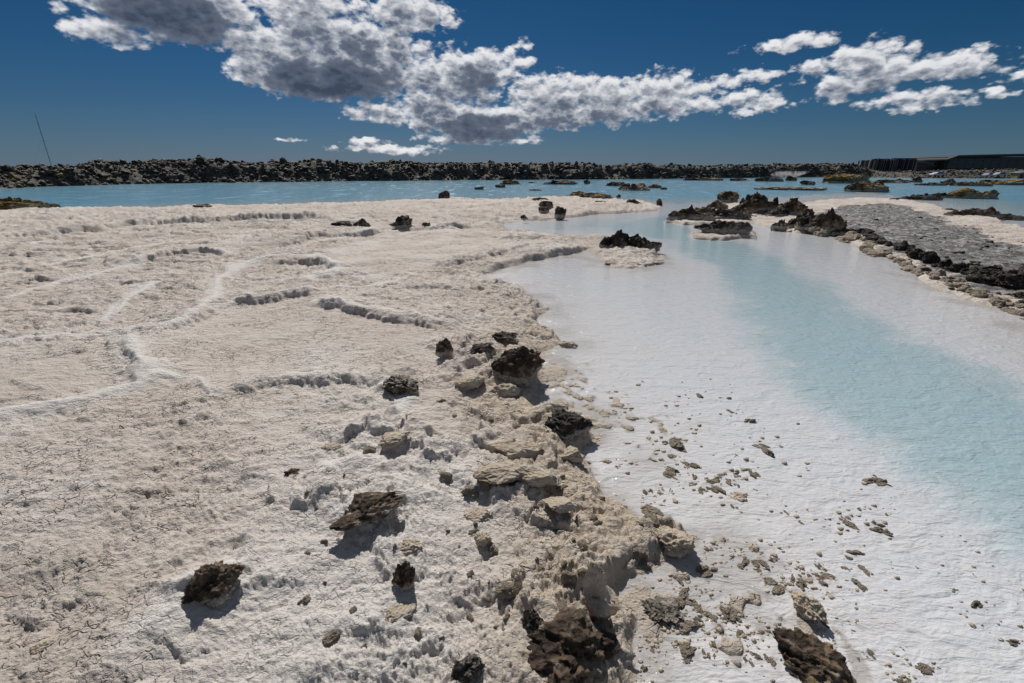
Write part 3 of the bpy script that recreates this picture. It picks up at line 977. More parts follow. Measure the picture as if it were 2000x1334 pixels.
def stone(name, u, v, wpx, hpx, label, cat='rock', mat='lava', level=4, group=None, dr=.8, moss=0., crust=.20, lichen=0.,
          rz=0., hmul=1.0, zbase=None, **kw):
    """a stone whose visible foot is seen at (u, v) and which looks wpx wide and hpx tall from the camera"""
    x, y, mp = gp(u, v)
    z = ground_z(x, y) if zbase is None else zbase
    z = max(z, -.03)
    x, y, mp = gp(u, v, z)
    dd = ray(u, v)
    dep = math.asin(-dd[2] / np.linalg.norm(dd))
    w = wpx * mp
    d = w * dr
    h = (hpx * mp - d * .55 * math.sin(dep)) / math.cos(dep)
    h = max(h, .28 * w * min(1, hpx / wpx * 1.6)) * hmul
    if name == 'lava_islet' and 385 < v < 462:
        h *= 1.25
    if v > 600:
        h *= .74                # near stones are half buried in crust
    n = np.array((x, y)) / math.hypot(x, y)
    x, y = x + n[0] * d * .42, y + n[1] * d * .42
    _seed[0] += 7
    sd = kw.pop('seed', _seed[0])
    heap = kw.pop('heap', 5 if name == 'lava_islet' and wpx > 25 and moss < .95 else 0)
    p, f = stone_verts(level, sd, w, d, h, **kw)
    if heap:
        # an islet is a body of welded lumps: a broad core with rougher knobs grown out of it
        rg = np.random.default_rng(sd)
        p = p * np.array([.92, .92, .72])
        pv_, pf_, off_ = [p], [f], len(p)
        for j in range(heap):
            px = rg.uniform(-.42, .42)
            sz = rg.uniform(.22, .46) * w
            hh = h * rg.uniform(.45, 1.05) * (1 - .55 * (abs(px) / .5) ** 1.5)
            q, g = stone_verts(max(level - 1, 2), sd + 31 * (j + 1), sz, sz * rg.uniform(.6, 1) * max(dr, .5), hh, cuts=8, rough=.32, fine=.16, jag=.45)
            q = q + np.array([px * w, rg.uniform(-.38, .3) * d, 0])
            pv_.append(q)
            pf_.append(g + off_)
            off_ += len(q)
        p, f = np.concatenate(pv_), np.concatenate(pf_)
    me = tri_mesh(name, p, f)
    o = link(name, me, M[mat])
    o.location = (x, y, z - (.10 * h if v > 600 else 0))
    o.rotation_euler = (0, 0, -math.atan2(x, y) + rz)
    o['moss'], o['crust'], o['lichen'], o['grain'] = float(moss), float(crust * h), float(lichen), float(1.0 / max(w, .02) * 1.0)
    tag(o, label, cat, group)
    return o


NEAR_SHORE = 'dark rocks on the near mudflat'
S = stone
# near stones
S('lava_rock', 1012, 742, 112, 104, 'largest blackish brown bush-like lava rock at the shore, casting a blue shadow', mat='brown', level=5, dr=.8, jag=.25, fine=.2, rough=.3, seed=11, moss=.1)
S('lava_rock', 985, 668, 60, 30, 'low jagged black lava lump just behind the largest shore rock', level=4, jag=.6, fine=.2)
S('lava_rock', 938, 694, 60, 34, 'small blue-black lava lump left of the largest shore rock', level=4, jag=.5, fine=.2)
S('lava_rock', 868, 692, 36, 50, 'slim dark brown lava stub at the end of a mud ledge', mat='brown', level=4, jag=.3, crust=.25)
S('lava_rock', 795, 772, 72, 54, 'dusty grey-brown lava rock with a tail on the open mudflat', mat='brown', level=5, lichen=.75, crust=.25, lean=(-.25, 0), cuts=6, seed=30)
S('silica_boulder', 918, 756, 62, 36, 'smooth rounded ochre mud boulder beside the largest shore rock', 'boulder', 'silica', 4, cuts=4, rough=.2, fine=.06)
S('silica_boulder', 985, 775, 66, 40, 'tan mud block in the shade below the largest shore rock', 'boulder', 'silica', 4, cuts=7)
S('lava_rock', 1120, 856, 100, 62, 'black wedge-shaped lava rock at the edge of the white shallows', level=5, jag=.35, crust=.25, cuts=7, lean=(-.15, 0), seed=41)
S('lava_rock', 1085, 806, 50, 14, 'flat dark shard lying behind the black wedge-shaped rock', level=4)
S('lava_slab', 722, 1020, 120, 66, 'dark brown tilted lava slab jutting over its own blue shadow', mat='brown', level=5, dr=.75, lean=(.28, -.1), cuts=7, sink=.05, rough=.2, seed=52, hmul=1.15)
S('lava_slab', 690, 1034, 86, 34, 'thin brown shelf-like lava plate under the tilted slab', 'rock', 'brown', 4, dr=.55, cuts=5, sink=.05, rough=.16)
S('lava_rock', 428, 1172, 118, 92, 'burnt black and rust lava rock sunk in a hollow of pale mud', mat='brown', level=5, jag=.4, fine=.22, crust=.18, moss=.15, seed=61)
S('lava_rock', 790, 1148, 48, 62, 'small rusty orange-brown lava rock with dark underside', mat='brown', level=5, moss=.4, jag=.3, seed=66)
S('silica_boulder', 800, 1092, 62, 40, 'crumbly grey mud lump behind the rusty rock', 'boulder', 'silica', 4, fine=.2)
S('lava_rock', 1128, 1352, 232, 150, 'big black and moss-brown lava boulder cut by the bottom edge', mat='brown', level=5, moss=.26, jag=.35, fine=.2, rough=.32, seed=71, dr=.85)
S('lava_rock', 1572, 1346, 160, 100, 'olive-brown weathered lava boulder low in the right-hand shallows', mat='brown', level=5, moss=.33, crust=.12, jag=.3, fine=.18, seed=74)
S('silica_boulder', 1305, 1092, 84, 76, 'grey undercut silica boulder at the tip of the mud spit', 'boulder', 'silica', 5, lean=(.2, 0), sink=.02, cuts=8, lichen=0, seed=78)
S('silica_boulder', 1572, 1212, 72, 60, 'shell-shaped ribbed tan boulder alone in the white shallows', 'boulder', 'silica', 5, dr=.6, rz=-.5, cuts=4, fine=.14, sink=.02, seed=80)
S('lava_rock', 1040, 1236, 46, 52, 'small charcoal stone stub above the big bottom boulder', level=4, jag=.4, crust=.15)
S('silica_slab', 1163, 1166, 48, 84, 'upright pale mud slab with a dark face near the spit', 'slab', 'silica', 5, dr=.5, cuts=8, lean=(-.15, 0))
S('silica_slab', 1165, 1206, 46, 40, 'squat tan mud block just above the big bottom boulder', 'slab', 'silica', 4)
S('lava_rock', 918, 1336, 74, 54, 'half-buried black lava rock at the bottom edge', level=5, crust=.2, lichen=.3, jag=.3)
S('lava_rock', 1290, 1222, 92, 56, 'flat crumbling grey-brown lava heap in the shallows', mat='brown', level=5, jag=.7, fine=.26, lichen=.5, hmul=.55, seed=85, sink=.02)
S('silica_slab', 985, 944, 120, 66, 'left plate of the broken ochre mud crust by the shore', 'slab', 'silica', 5, dr=.6, hmul=.75, cuts=11, rough=.2, fine=.07, lean=(-.1, -.25), rz=.35, sink=.02, seed=91)
S('silica_slab', 1045, 955, 100, 74, 'right plate of the broken ochre mud crust with a shaded cut face', 'slab', 'silica', 5, dr=.6, hmul=.8, cuts=11, rough=.2, fine=.07, lean=(.1, -.25), rz=-.3, sink=.02, seed=93)
S('silica_slab', 1010, 900, 110, 42, 'rear plate of the broken ochre mud crust', 'slab', 'silica', 5, dr=.5, cuts=9, rough=.2, fine=.07, seed=95)
S('silica_slab', 1092, 1002, 72, 40, 'wedge of ochre mud crust with a smooth undercut face', 'slab', 'silica', 5, dr=.7, cuts=9, rough=.18, fine=.06, lean=(0, -.3), sink=.02, seed=97)
S('silica_boulder', 1115, 905, 56, 46, 'knobbly mud lump between black wedge rock and broken crust', 'boulder', 'silica', 4)
S('silica_boulder', 772, 868, 66, 34, 'tan mud block with shaded front on the mid mudflat', 'boulder', 'silica', 4, cuts=8, lean=(0, -.2))
S('silica_boulder', 648, 885, 40, 24, 'low knob of pale crust left of the tan mud block', 'boulder', 'silica', 4)
S('silica_boulder', 92, 1268, 46, 24, 'pale ochre pebble lying in a shadowed hollow at lower left', 'boulder', 'silica', 4, cuts=3, rough=.12)
S('lava_rock', 572, 930, 30, 20, 'tiny brown crumb of lava on the crust above the burnt rock', mat='brown', level=4, jag=.4)
S('silica_boulder', 945, 1068, 42, 34, 'grey crumbly lump on the mud right of the tilted slab', 'boulder', 'silica', 4, fine=.2)
S('silica_boulder', 935, 1022, 60, 30, 'ragged grey-tan crust lump below the broken plates', 'boulder', 'silica', 4, fine=.2)
S('silica_boulder', 785, 1212, 64, 30, 'low grey-tan mound below the rusty rock', 'boulder', 'silica', 4, fine=.16)
S('silica_clump', 1500, 912, 86, 30, 'long flat beige crust island lying diagonally in the shallows', 'clump', 'silica', 4, dr=.55, rz=-.5, fine=.2, hmul=.6)
S('silica_clump', 1610, 908, 54, 30, 'square beige crust island right of the long diagonal one', 'clump', 'silica', 4, fine=.2, hmul=.6)
S('silica_clump', 1660, 934, 46, 16, 'thin dark-edged crust splinter near the blue channel', 'clump', 'silica', 4, dr=.4, rz=-.5, fine=.2)
S('silica_clump', 1610, 966, 54, 20, 'low crust clump below the dark-edged splinter', 'clump', 'silica', 4, fine=.2)
S('silica_clump', 1440, 985, 60, 36, 'brown crumbly clump midway down the shallows', 'clump', 'silica', 4, fine=.25, hmul=.7)
S('silica_clump', 1415, 858, 26, 16, 'lone little beige tuft high in the white shallows', 'clump', 'silica', 3)
S('silica_clump', 1157, 756, 28, 12, 'small brown floating crumb right of the largest shore rock', 'clump', 'brown', 3, crust=.5)
S('silica_clump', 1110, 682, 38, 22, 'knot of crust at the tip of a thin mud spit', 'clump', 'silica', 4, fine=.2)
S('silica_clump', 1183, 912, 28, 20, 'round grey knob standing in the shallows beside the spit', 'clump', 'silica', 4)
S('silica_clump', 1625, 1058, 26, 22, 'lone yellowish crumb with a shadow in the right shallows', 'clump', 'silica', 3)

# mid-distance stones and islets
S('lava_islet', 1211, 486, 76, 44, 'left peak of the twin-peaked black lava islet in the channel', 'islet', 'lava', 5, jag=.9, fine=.16, crust=.15, dr=.7, seed=130)
S('lava_islet', 1254, 488, 66, 38, 'right peak of the twin-peaked black lava islet in the channel', 'islet', 'lava', 5, jag=.9, fine=.16, crust=.15, dr=.7, seed=133)
S('silica_clump', 1232, 516, 116, 14, 'crumbly tan crust apron in front of the twin-peaked islet', 'clump', 'silica', 4, fine=.25, dr=.8, hmul=.38, heap=14)
S('lava_islet', 1410, 458, 108, 32, 'low black lava islet fringed with white crust in mid channel', 'islet', 'lava', 5, jag=.6, fine=.16, crust=.3, dr=.5, lean=(-.1, 0), seed=137)
S('lava_islet', 1346, 431, 90, 27, 'flat brown lava islet at the left end of the mossy group', 'islet', 'brown', 5, jag=.5, moss=.35, crust=.3, dr=.6)
S('lava_islet', 1420, 397, 46, 27, 'rounded moss-tufted lava knob at the back of the group', 'islet', 'brown', 5, moss=.6, fine=.14)
S('lava_islet', 1398, 410, 50, 16, 'small lava hump below the moss-tufted knob', 'islet', 'brown', 4, moss=.3)
S('lava_islet', 1425, 428, 82, 22, 'dark lava heap in front of the moss-tufted knob', 'islet', 'lava', 4, jag=.4, crust=.2)
S('lava_islet', 1482, 416, 96, 44, 'tallest yellow-topped lava mound of the channel group', 'islet', 'brown', 5, moss=.5, jag=.4, fine=.14, seed=146)
S('lava_islet', 1548, 420, 52, 30, 'dark shoulder to the right of the tallest mossy mound', 'islet', 'brown', 4, jag=.3, moss=.2)
S('lava_islet', 1605, 454, 78, 42, 'large chocolate-brown lava block at the head of the shore wall', 'islet', 'brown', 5, jag=.3, fine=.12, lean=(.1, 0), seed=150)
S('lava_islet', 1578, 438, 42, 26, 'dark lava stone behind the chocolate-brown block', 'islet', 'lava', 4, jag=.4)
S('lava_islet', 1522, 448, 36, 16, 'little black stone on tan crust between two islets', 'islet', 'lava', 4, crust=.4)
S('lava_islet', 1330, 424, 46, 14, 'low brown rubble at the left tip of the mossy group', 'islet', 'brown', 4, jag=.5, crust=.3)
S('lava_islet', 1378, 420, 52, 18, 'brown rubble joining the flat islet to the dark heap', 'islet', 'brown', 4, jag=.5, crust=.25, moss=.3)
S('lava_islet', 1452, 418, 50, 24, 'brown-black shoulder left of the tallest mossy mound', 'islet', 'brown', 4, jag=.4, moss=.3)
S('lava_islet', 1518, 424, 50, 22, 'dark rubble under the right flank of the tallest mossy mound', 'islet', 'lava', 4, jag=.4, crust=.2)
S('lava_islet', 1572, 424, 34, 16, 'small brown stones between dark shoulder and chocolate-brown block', 'islet', 'brown', 4, jag=.4)
S('lava_islet', 1560, 446, 46, 22, 'crust-footed dark stones left of the chocolate-brown block', 'islet', 'lava', 4, jag=.4, crust=.3)
S('lava_islet', 1640, 460, 46, 20, 'broken stones joining the chocolate-brown block to the shore wall', 'islet', 'lava', 4, jag=.4, crust=.3)
S('lava_rock', 786, 444, 52, 24, 'ragged black lava heap with a spike on the far mudflat', level=4, jag=.9, moss=.25)
S('lava_rock', 708, 446, 36, 20, 'black lava lump left of the spiked heap', level=4, jag=.5)
S('lava_rock', 668, 442, 42, 11, 'flat dark lava shelf left of the black lump', level=4)
S('lava_rock', 832, 442, 18, 8, 'tiny dark stone right of the spiked heap', level=3)
S('lava_rock', 1097, 424, 26, 21, 'leaning dark square block on the beige point', level=4, lean=(-.2, 0), crust=.25)
S('lava_rock', 1066, 406, 30, 14, 'dark hump behind the leaning square block', level=4)
S('lava_rock', 1062, 416, 22, 12, 'small greyish stone left of the leaning square block', level=4, crust=.4)
S('lava_rock', 1024, 428, 16, 9, 'tiny dark stone at the left of the beige point', level=3)
S('lava_rock', 1055, 391, 34, 6, 'thin black lava strip at the far edge of the beige point', level=3)
S('lava_islet', 1152, 390, 104, 15, 'long low moss-green lava islet behind the beige point', 'islet', 'brown', 4, moss=.6, dr=.4, jag=.4)
S('lava_rock', 1174, 400, 28, 8, 'small dark lump on the beige point below the long mossy islet', level=3)
S('lava_rock', 1236, 402, 34, 13, 'dark brown clump near the tip of the beige point', level=4, jag=.5)
S('lava_rock', 1290, 403, 12, 15, 'pointed dark fin of lava at the tip of the beige point', level=4, dr=.5, lean=(-.4, 0))
S('lava_rock', 1208, 387, 9, 8, 'tiny dark stump at the right end of the long mossy islet', level=3)
S('lava_islet', 868, 390, 24, 14, 'small bushy dark islet alone in the lagoon', 'islet', 'brown', 4, moss=.45, jag=.3)
S('lava_islet', 936, 371, 20, 7, 'tiny dark islet out in the lagoon, left of the mossy ones', 'islet', 'lava', 3)
S('lava_islet', 977, 367, 22, 8, 'black stone touching the yellow mossy hummock', 'islet', 'lava', 3)
S('lava_islet', 998, 361, 44, 11, 'yellow mossy hummock at the foot of the lava ridge', 'islet', 'brown', 4, moss=.9, dr=.5)
S('lava_islet', 1098, 361, 68, 13, 'long grey-brown islet below the lava ridge', 'islet', 'brown', 4, moss=.4, dr=.4)
S('lava_islet', 1146, 360, 14, 9, 'mossy knob right of the long grey-brown islet', 'islet', 'brown', 3, moss=.6)
S('lava_islet', 1204, 364, 42, 13, 'left lobe of the mossy islet chain under the ridge', 'islet', 'brown', 4, moss=.5, dr=.5)
S('lava_islet', 1242, 373, 62, 21, 'highest dark mossy lump of the islet chain under the ridge', 'islet', 'brown', 4, moss=.5, jag=.4, dr=.6)
S('lava_islet', 1278, 368, 30, 10, 'olive right lobe of the mossy islet chain under the ridge', 'islet', 'brown', 4, moss=.85)
S('lava_islet', 1296, 371, 14, 5, 'tiny dark tail stone at the right of the islet chain', 'islet', 'lava', 3)
S('lava_islet', 1040, 358, 20, 3, 'thin dark reef left of the long grey-brown islet', 'islet', 'lava', 3)
S('lava_islet', 1046, 373, 30, 5, 'group of flat dark stones awash in mid lagoon', 'islet', 'lava', 3, dr=.4)
S('lava_islet', 1652, 359, 78, 27, 'domed yellow-green moss mound in the right lagoon', 'islet', 'brown', 5, moss=.92, cuts=5, rough=.26, fine=.14, jag=.25, dr=.7, spread=.2, seed=170, heap=5)
S('lava_islet', 1690, 376, 70, 30, 'dark mossy hump in front of the yellow-green mound', 'islet', 'brown', 5, moss=.5, rough=.2, dr=.6, seed=171)
S('lava_islet', 1882, 389, 88, 24, 'golden moss hummock over black rock in the right pond', 'islet', 'brown', 5, moss=.75, rough=.2, dr=.5, seed=173)
S('lava_islet', 1800, 392, 66, 14, 'row of dark stones trailing left of the golden hummock', 'islet', 'lava', 4, jag=.8, dr=.5, crust=.2)
S('lava_islet', 1755, 392, 36, 6, 'thin dark reef end of the row of trailing stones', 'islet', 'lava', 3, dr=.5)
S('lava_islet', 1905, 424, 88, 19, 'brown heathery islet at the rim of the right pond', 'islet', 'brown', 4, moss=.3, jag=.6, dr=.4)
S('lava_islet', 1852, 414, 26, 8, 'small greyish stone left of the heathery islet', 'islet', 'brown', 3, crust=.4)
S('lava_islet', 1975, 432, 60, 14, 'low dark stones at the right rim of the pond', 'islet', 'lava', 4, jag=.6, dr=.5, crust=.3)
S('lava_islet', 1890, 364, 70, 13, 'mossy brown bank behind the golden hummock', 'islet', 'brown', 4, moss=.5, dr=.4)
S('lava_islet', 1960, 362, 84, 16, 'olive mossy bank near the parked cars', 'islet', 'brown', 4, moss=.7, jag=.4, dr=.4)
S('lava_islet', 1855, 360, 30, 14, 'dark round stone in the far right pond', 'islet', 'lava', 4)
S('lava_islet', 1815, 363, 44, 9, 'low black stones left of the dark round stone', 'islet', 'lava', 4, jag=.4, dr=.4)
S('lava_islet', 1745, 358, 66, 10, 'tan and black reef right of the yellow-green mound', 'islet', 'brown', 4, moss=.3, crust=.3, dr=.4)
S('lava_islet', 1790, 357, 18, 13, 'upright black stone on the tan and black reef', 'islet', 'lava', 3)
S('lava_islet', 1500, 355, 56, 11, 'dark low islet under the steam plume', 'islet', 'lava', 4, moss=.2, jag=.4, dr=.4)
S('lava_islet', 1545, 354, 22, 11, 'dark hump right below the steam plume', 'islet', 'lava', 4)
S('lava_islet', 1575, 362, 30, 13, 'small black stack beside the grey mudbank', 'islet', 'lava', 4, jag=.5)
S('lava_islet', 1370, 353, 80, 9, 'narrow mossy reef at the foot of the ridge, left of the steam', 'islet', 'brown', 4, moss=.5, jag=.3, dr=.3)
S('lava_islet', 1445, 354, 40, 9, 'dark reef between the narrow mossy reef and the steam', 'islet', 'lava', 4, dr=.4)
S('mud_bank', 1540, 372, 130, 8, 'long flat grey mudbank crossing the right lagoon', 'bank', 'brown', 4, lichen=.9, dr=.35, cuts=2, rough=.1, fine=.1)
S('lava_islet', 22, 418, 132, 17, 'low moss-green islet at the left edge of the lagoon', 'islet', 'brown', 5, moss=.85, dr=.5, cuts=3, jag=.2, hmul=1.7)
S('lava_islet', 80, 418, 12, 7, 'tiny dark stone at the tip of the left moss islet', 'islet', 'lava', 3)
S('lava_rock', 396, 406, 34, 8, 'flat dark stone on the left lagoon edge', level=4, lichen=.4)
S('lava_rock', 290, 411, 20, 6, 'low grey stone on the lagoon edge, left of the flat dark one', level=3, lichen=.5)
S('lava_rock', 322, 409, 12, 4, 'tiny stone between two low stones on the lagoon edge', level=3, lichen=.5)

# ------------------------------------------------------------------ copies of a few stones
def template(name, mat, level, n, seed0, **kw):
    res = []
    for i in range(n):
        p, f = stone_verts(level, seed0 + i * 3, 1, 1, 1, **kw)
        me = tri_mesh(name, p, f)
        me.materials.append(M[mat])
        res.append(me)
    return res


rnd = random.Random(4)


def scatter(name, me, x, y, z, w, d, h, rz, label, cat, group, moss=0., crust=0., lichen=0., grain=1.0):
    o = bpy.data.objects.new(name, me)
    col.objects.link(o)
    o.location = (x, y, z)
    o.scale = (w, d, h)
    o.rotation_euler = (0, 0, rz)
    o['moss'], o['crust'], o['lichen'], o['grain'] = moss, crust, lichen, grain
    tag(o, label, cat, group)
    return o


# the wall of stones along the right shore
wall_dark = template('shore_stone', 'lava', 4, 6, 900, cuts=8, jag=.3, fine=.12)
wall_tan = template('silica_cobble', 'silica', 3, 6, 950, cuts=6, fine=.1)
line = [(1660, 466), (1700, 478), (1735, 490), (1775, 505), (1815, 522), (1860, 542), (1900, 558), (1950, 580), (2000, 598), (2080, 640), (2180, 690)]
for i in range(74):
    t = i / 73 * (len(line) - 1)
    k_ = min(int(t), len(line) - 2)
    f_ = t - k_
    u = line[k_][0] * (1 - f_) + line[k_ + 1][0] * f_
    v = line[k_][1] * (1 - f_) + line[k_ + 1][1] * f_
    thick = 4 + 26 * sst(np.float64(u), 1840, 2000)
    v2 = v - 3 - abs(rnd.gauss(0, 1)) * thick * .8
    u2 = u + rnd.uniform(-8, 8)
    x, y, mp = gp(u2, v2)
    big = 1.0 + .9 * float(sst(np.float64(u), 1860, 2020))
    w = mp * rnd.uniform(15, 34) * big
    scatter('shore_stone', wall_dark[i % 6], x, y, ground_z(x, y) - .02, w, w * rnd.uniform(.6, 1), w * rnd.uniform(.35, .7), rnd.uniform(0, 6.3),
            'black lava stone in the low wall along the right shore', 'rock', 'black stones of the right shore wall', 0., rnd.choice((0., .08, .15)), rnd.uniform(0, .3), 1.0)
line2 = [(1600, 462), (1650, 472), (1690, 488), (1710, 502), (1760, 518), (1800, 540), (1850, 562), (1900, 580), (1960, 604), (2000, 618), (2100, 670)]
for i in range(96):
    t = i / 95 * (len(line2) - 1)
    k_ = min(int(t), len(line2) - 2)
    f_ = t - k_
    u = line2[k_][0] * (1 - f_) + line2[k_ + 1][0] * f_ + rnd.uniform(-6, 6)
    v = line2[k_][1] * (1 - f_) + line2[k_ + 1][1] * f_ + rnd.uniform(-13, 2)
    x, y, mp = gp(u, v)
    w = mp * rnd.uniform(12, 34)
    scatter('silica_cobble', wall_tan[i % 6], x, y, max(ground_z(x, y), -.01) - .02, w, w * rnd.uniform(.6, 1), w * rnd.uniform(.3, .6), rnd.uniform(0, 6.3),
            'tan silica-coated cobble at the water side of the right shore wall', 'rock', 'tan cobbles of the right shore wall', 0., 0., 0., 1.0)

# gravel over the grey crust behind the wall
pv, pf, off = [], [], 0
grit = [stone_verts(0, 1250 + q, 1, 1, 1, cuts=2, rough=.4) for q in range(6)]
for q in range(1500):
    u, v = rnd.uniform(1560, 2250), rnd.uniform(398, 700)
    x, y, mp = gp(u, v)
    if float(poly_sd(np.array([x]), np.array([y]), GREY_CRUST)[0]) < rnd.uniform(-.35, .2) or float(poly_sd(np.array([x]), np.array([y]), LAND_RIGHT)[0]) < .1:
        continue
    p, f = grit[q % 6]
    w = min(.025 + rnd.expovariate(1 / .032), .2)
    pv.append(p * np.array([w, w * rnd.uniform(.6, 1.4), w * rnd.uniform(.25, .5)]) + np.array([x, y, ground_z(x, y)]))
    pf.append(f + off)
    off += len(p)
go_ = link('gravel', tri_mesh('gravel', np.concatenate(pv), np.concatenate(pf)), M['lava'])
go_['moss'], go_['crust'], go_['lichen'], go_['grain'] = 0., 0., .8, 6.
tag(go_, 'loose dark gravel over the grey crust of the right bank', None, None, 'stuff')

# crumbs of crust lying in the white shallows
clump_t = []
for q in range(10):
    rg = np.random.default_rng(1000 + q)
    pv, pf, off = [], [], 0
    for j in range(int(rg.integers(4, 9))):
        sz = rg.uniform(.36, .62)
        p, f = stone_verts(2, 1000 + q * 20 + j, sz, sz * rg.uniform(.6, 1), sz * rg.uniform(.8, 1.7), cuts=5, rough=.45, fine=.2, jag=.5)
        p = p + np.array([np.clip(rg.normal(0, .17), -.24, .24), np.clip(rg.normal(0, .17), -.24, .24), -.05])
        pv.append(p)
        pf.append(f + off)
        off += len(p)
    me = tri_mesh('silica_clump', np.concatenate(pv), np.concatenate(pf))
    me.materials.append(M['silica'])
    clump_t.append(me)
cnt = 0
tries = 0
while cnt < 250 and tries < 9000:
    tries += 1
    u, v = rnd.uniform(1190, 2000), rnd.uniform(760, 1334)
    x, y, mp = gp(u, v)
    edge = 1250 + (v - 850) * .95 if v > 850 else 1240
    dens = .85 * math.exp(-max(u - edge, 0) / 210.0) if v > 860 else .10
    if 880 < v < 1010 and 1260 < u < 1480:
        dens += .45
    if v > 1230:
        dens += .35 * math.exp(-max(u - 1800, 0) / 120)
    c = float(n2(np.array([x * 3.3]), np.array([y * 3.3]), 8)[0])
    dens *= min(max(.45 + 1.9 * c, .04), 1.3)
    if rnd.random() > dens:
        continue
    dch = float(poly_sd(np.array([x]), np.array([y]), CHANNEL)[0])
    dln = float(poly_sd(np.array([x]), np.array([y]), LAND_NEAR)[0])
    if dch > -.12 or dln > -.02:
        continue
    w = mp * min(11 + rnd.expovariate(1 / 11.0), 52)
    scatter('silica_clump', clump_t[cnt % 10], x, y, -.004, w, w * rnd.uniform(.5, 1), w * rnd.uniform(.14, .36), rnd.uniform(0, 6.3),
            'small crumbly beige crust clump lying in the white shallows', 'clump', 'crust clumps in the white shallows', 0., 0., 0., 1.0)
    cnt += 1

# countless specks of crust between the clumps
pv, pf, off = [], [], 0
specks = [stone_verts(0, 1200 + q, 1, 1, 1, cuts=2, rough=.4) for q in range(6)]
nsp = 0
while nsp < 1500:
    u, v = rnd.uniform(1190, 2000), rnd.uniform(740, 1400)
    x, y, mp = gp(u, v)
    edge = 1250 + (v - 850) * .85 if v > 850 else 1200
    c = float(n2(np.array([x * 3.3]), np.array([y * 3.3]), 8)[0])
    if rnd.random() > (.06 + .9 * math.exp(-max(u - edge, 0) / 170.0)) * min(max(.4 + 1.9 * c, .08), 1.3):
        continue
    if float(poly_sd(np.array([x]), np.array([y]), LAND_NEAR)[0]) > 0 or float(poly_sd(np.array([x]), np.array([y]), CHANNEL)[0]) > -.1:
        nsp += .2
        continue
    p, f = specks[int(nsp) % 6]
    w = mp * (2.0 + min(rnd.expovariate(1 / 3.0), 9))
    pv.append(p * np.array([w, w * rnd.uniform(.5, 1.2), w * rnd.uniform(.15, .45)]) + np.array([x, y, -.001]))
    pf.append(f + off)
    off += len(p)
    nsp += 1
so_ = link('crust_specks', tri_mesh('crust_specks', np.concatenate(pv), np.concatenate(pf)), M['silica'])
so_['moss'], so_['crust'], so_['lichen'], so_['grain'] = 0., 0., 0., 20.
tag(so_, 'countless tiny specks of crust in the shallows', None, None, 'stuff')

# loose crumbs on the mud near the shore
crumb_t = template('mud_crumb', 'silica', 3, 5, 1100, cuts=6, fine=.2)
cnt = 0
while cnt < 110:
    u, v = rnd.uniform(560, 1330), rnd.uniform(780, 1330)
    x, y, mp = gp(u, v)
    dln = float(poly_sd(np.array([x]), np.array([y]), LAND_NEAR)[0])
    if dln < .02 or rnd.random() > math.exp(-dln / .5):
        continue
    w = mp * min(8 + rnd.expovariate(1 / 8.0), 40)
    scatter('mud_crumb', crumb_t[cnt % 5], x, y, ground_z(x, y) - .15 * w, w, w * rnd.uniform(.6, 1), w * rnd.uniform(.35, .7), rnd.uniform(0, 6.3),
            'small tan mud crumb on the crust along the near shore', 'crumb', 'mud crumbs along the near shore', 0., 0., 0., 1.0)
    cnt += 1

# ------------------------------------------------------------------ lava ridge behind the lagoon
FRONT = [(-700, 400), (-300, 380), (0, 368), (150, 364), (250, 360), (400, 357.5), (700, 354), (1000, 351.5), (1250, 350), (1450, 347.5), (1600, 346), (1700, 346.5), (1800, 348), (2000, 348.5), (2400, 350), (3000, 353)]
CREST = [(-700, 322), (-300, 322), (0, 318), (100, 314), (150, 318), (210, 311), (260, 317), (330, 309), (400, 304), (470, 311), (600, 307), (700, 310), (900, 314), (1000, 312), (1100, 315), (1400, 319.5), (1600, 316), (1660, 316), (1695, 328), (1730, 335), (1790, 333), (1850, 330), (2000, 327), (2400, 326), (3000, 324)]
fu, fv = zip(*FRONT)
cu, cv = zip(*CREST)
NU, NS = 1150, 64
us = np.linspace(-700, 2900, NU)
fx0 = np.zeros(NU)
fy0 = np.zeros(NU)
H0 = np.zeros(NU)
for i, u in enumerate(us):
    x, y, mp = gp(u, np.interp(u, fu, fv))
    fx0[i], fy0[i] = x, y
    rr_ = math.hypot(x, y)
    dtop = ray(u, np.interp(u, cu, cv))
    H0[i] = EYE + (rr_ + 9) * dtop[2] / math.hypot(dtop[0], dtop[1])
fr = np.hypot(fx0, fy0)
ux, uy = fx0 / fr, fy0 / fr
ss = np.concatenate([np.linspace(-1.5, 16, 46), np.geomspace(16.8, 90, NS - 46)])
U, SS = np.meshgrid(np.arange(NU), ss, indexing='ij')
lx = (fx0[:, None] + ux[:, None] * SS)
ly = (fy0[:, None] + uy[:, None] * SS)
frag = 1.2 * fbm2(lx / 5, ly / 5, 200, 3)
prof = sst(SS + frag * 2.2, -.6, 7.5)
apron = (sst(us, 1770, 1800) * sst(us, 2120, 2060))[:, None]
prof = prof * (1 - apron) + apron * (.30 * sst(SS, -1.2, .2) + .70 * sst(SS, 5.5, 11))
blocks = 0
for lam, a in ((3.2, .75), (1.6, .55), (.8, .34), (.42, .16)):
    q = n2(lx / lam, ly / lam, int(lam * 100))
    blocks = blocks + a * (1 - 2.2 * np.abs(q))
scl = np.clip(H0 / 4.5, .35, 1.1)[:, None]
lz = -.6 + prof * (H0[:, None] * .71 + .6) + prof * scl * (.36 * blocks + .5 * fbm2(lx / 9, ly / 9, 210, 3))
lz = np.where(SS > 30, lz - (SS - 30) * .02, lz)
me, _ = build_grid_mesh('lava_field', np.stack([lx, ly, lz], -1).reshape(-1, 3), NU, NS, wrap=False)
fo_ = link('lava_field', me, M['field'])
fo_.data.flip_normals()
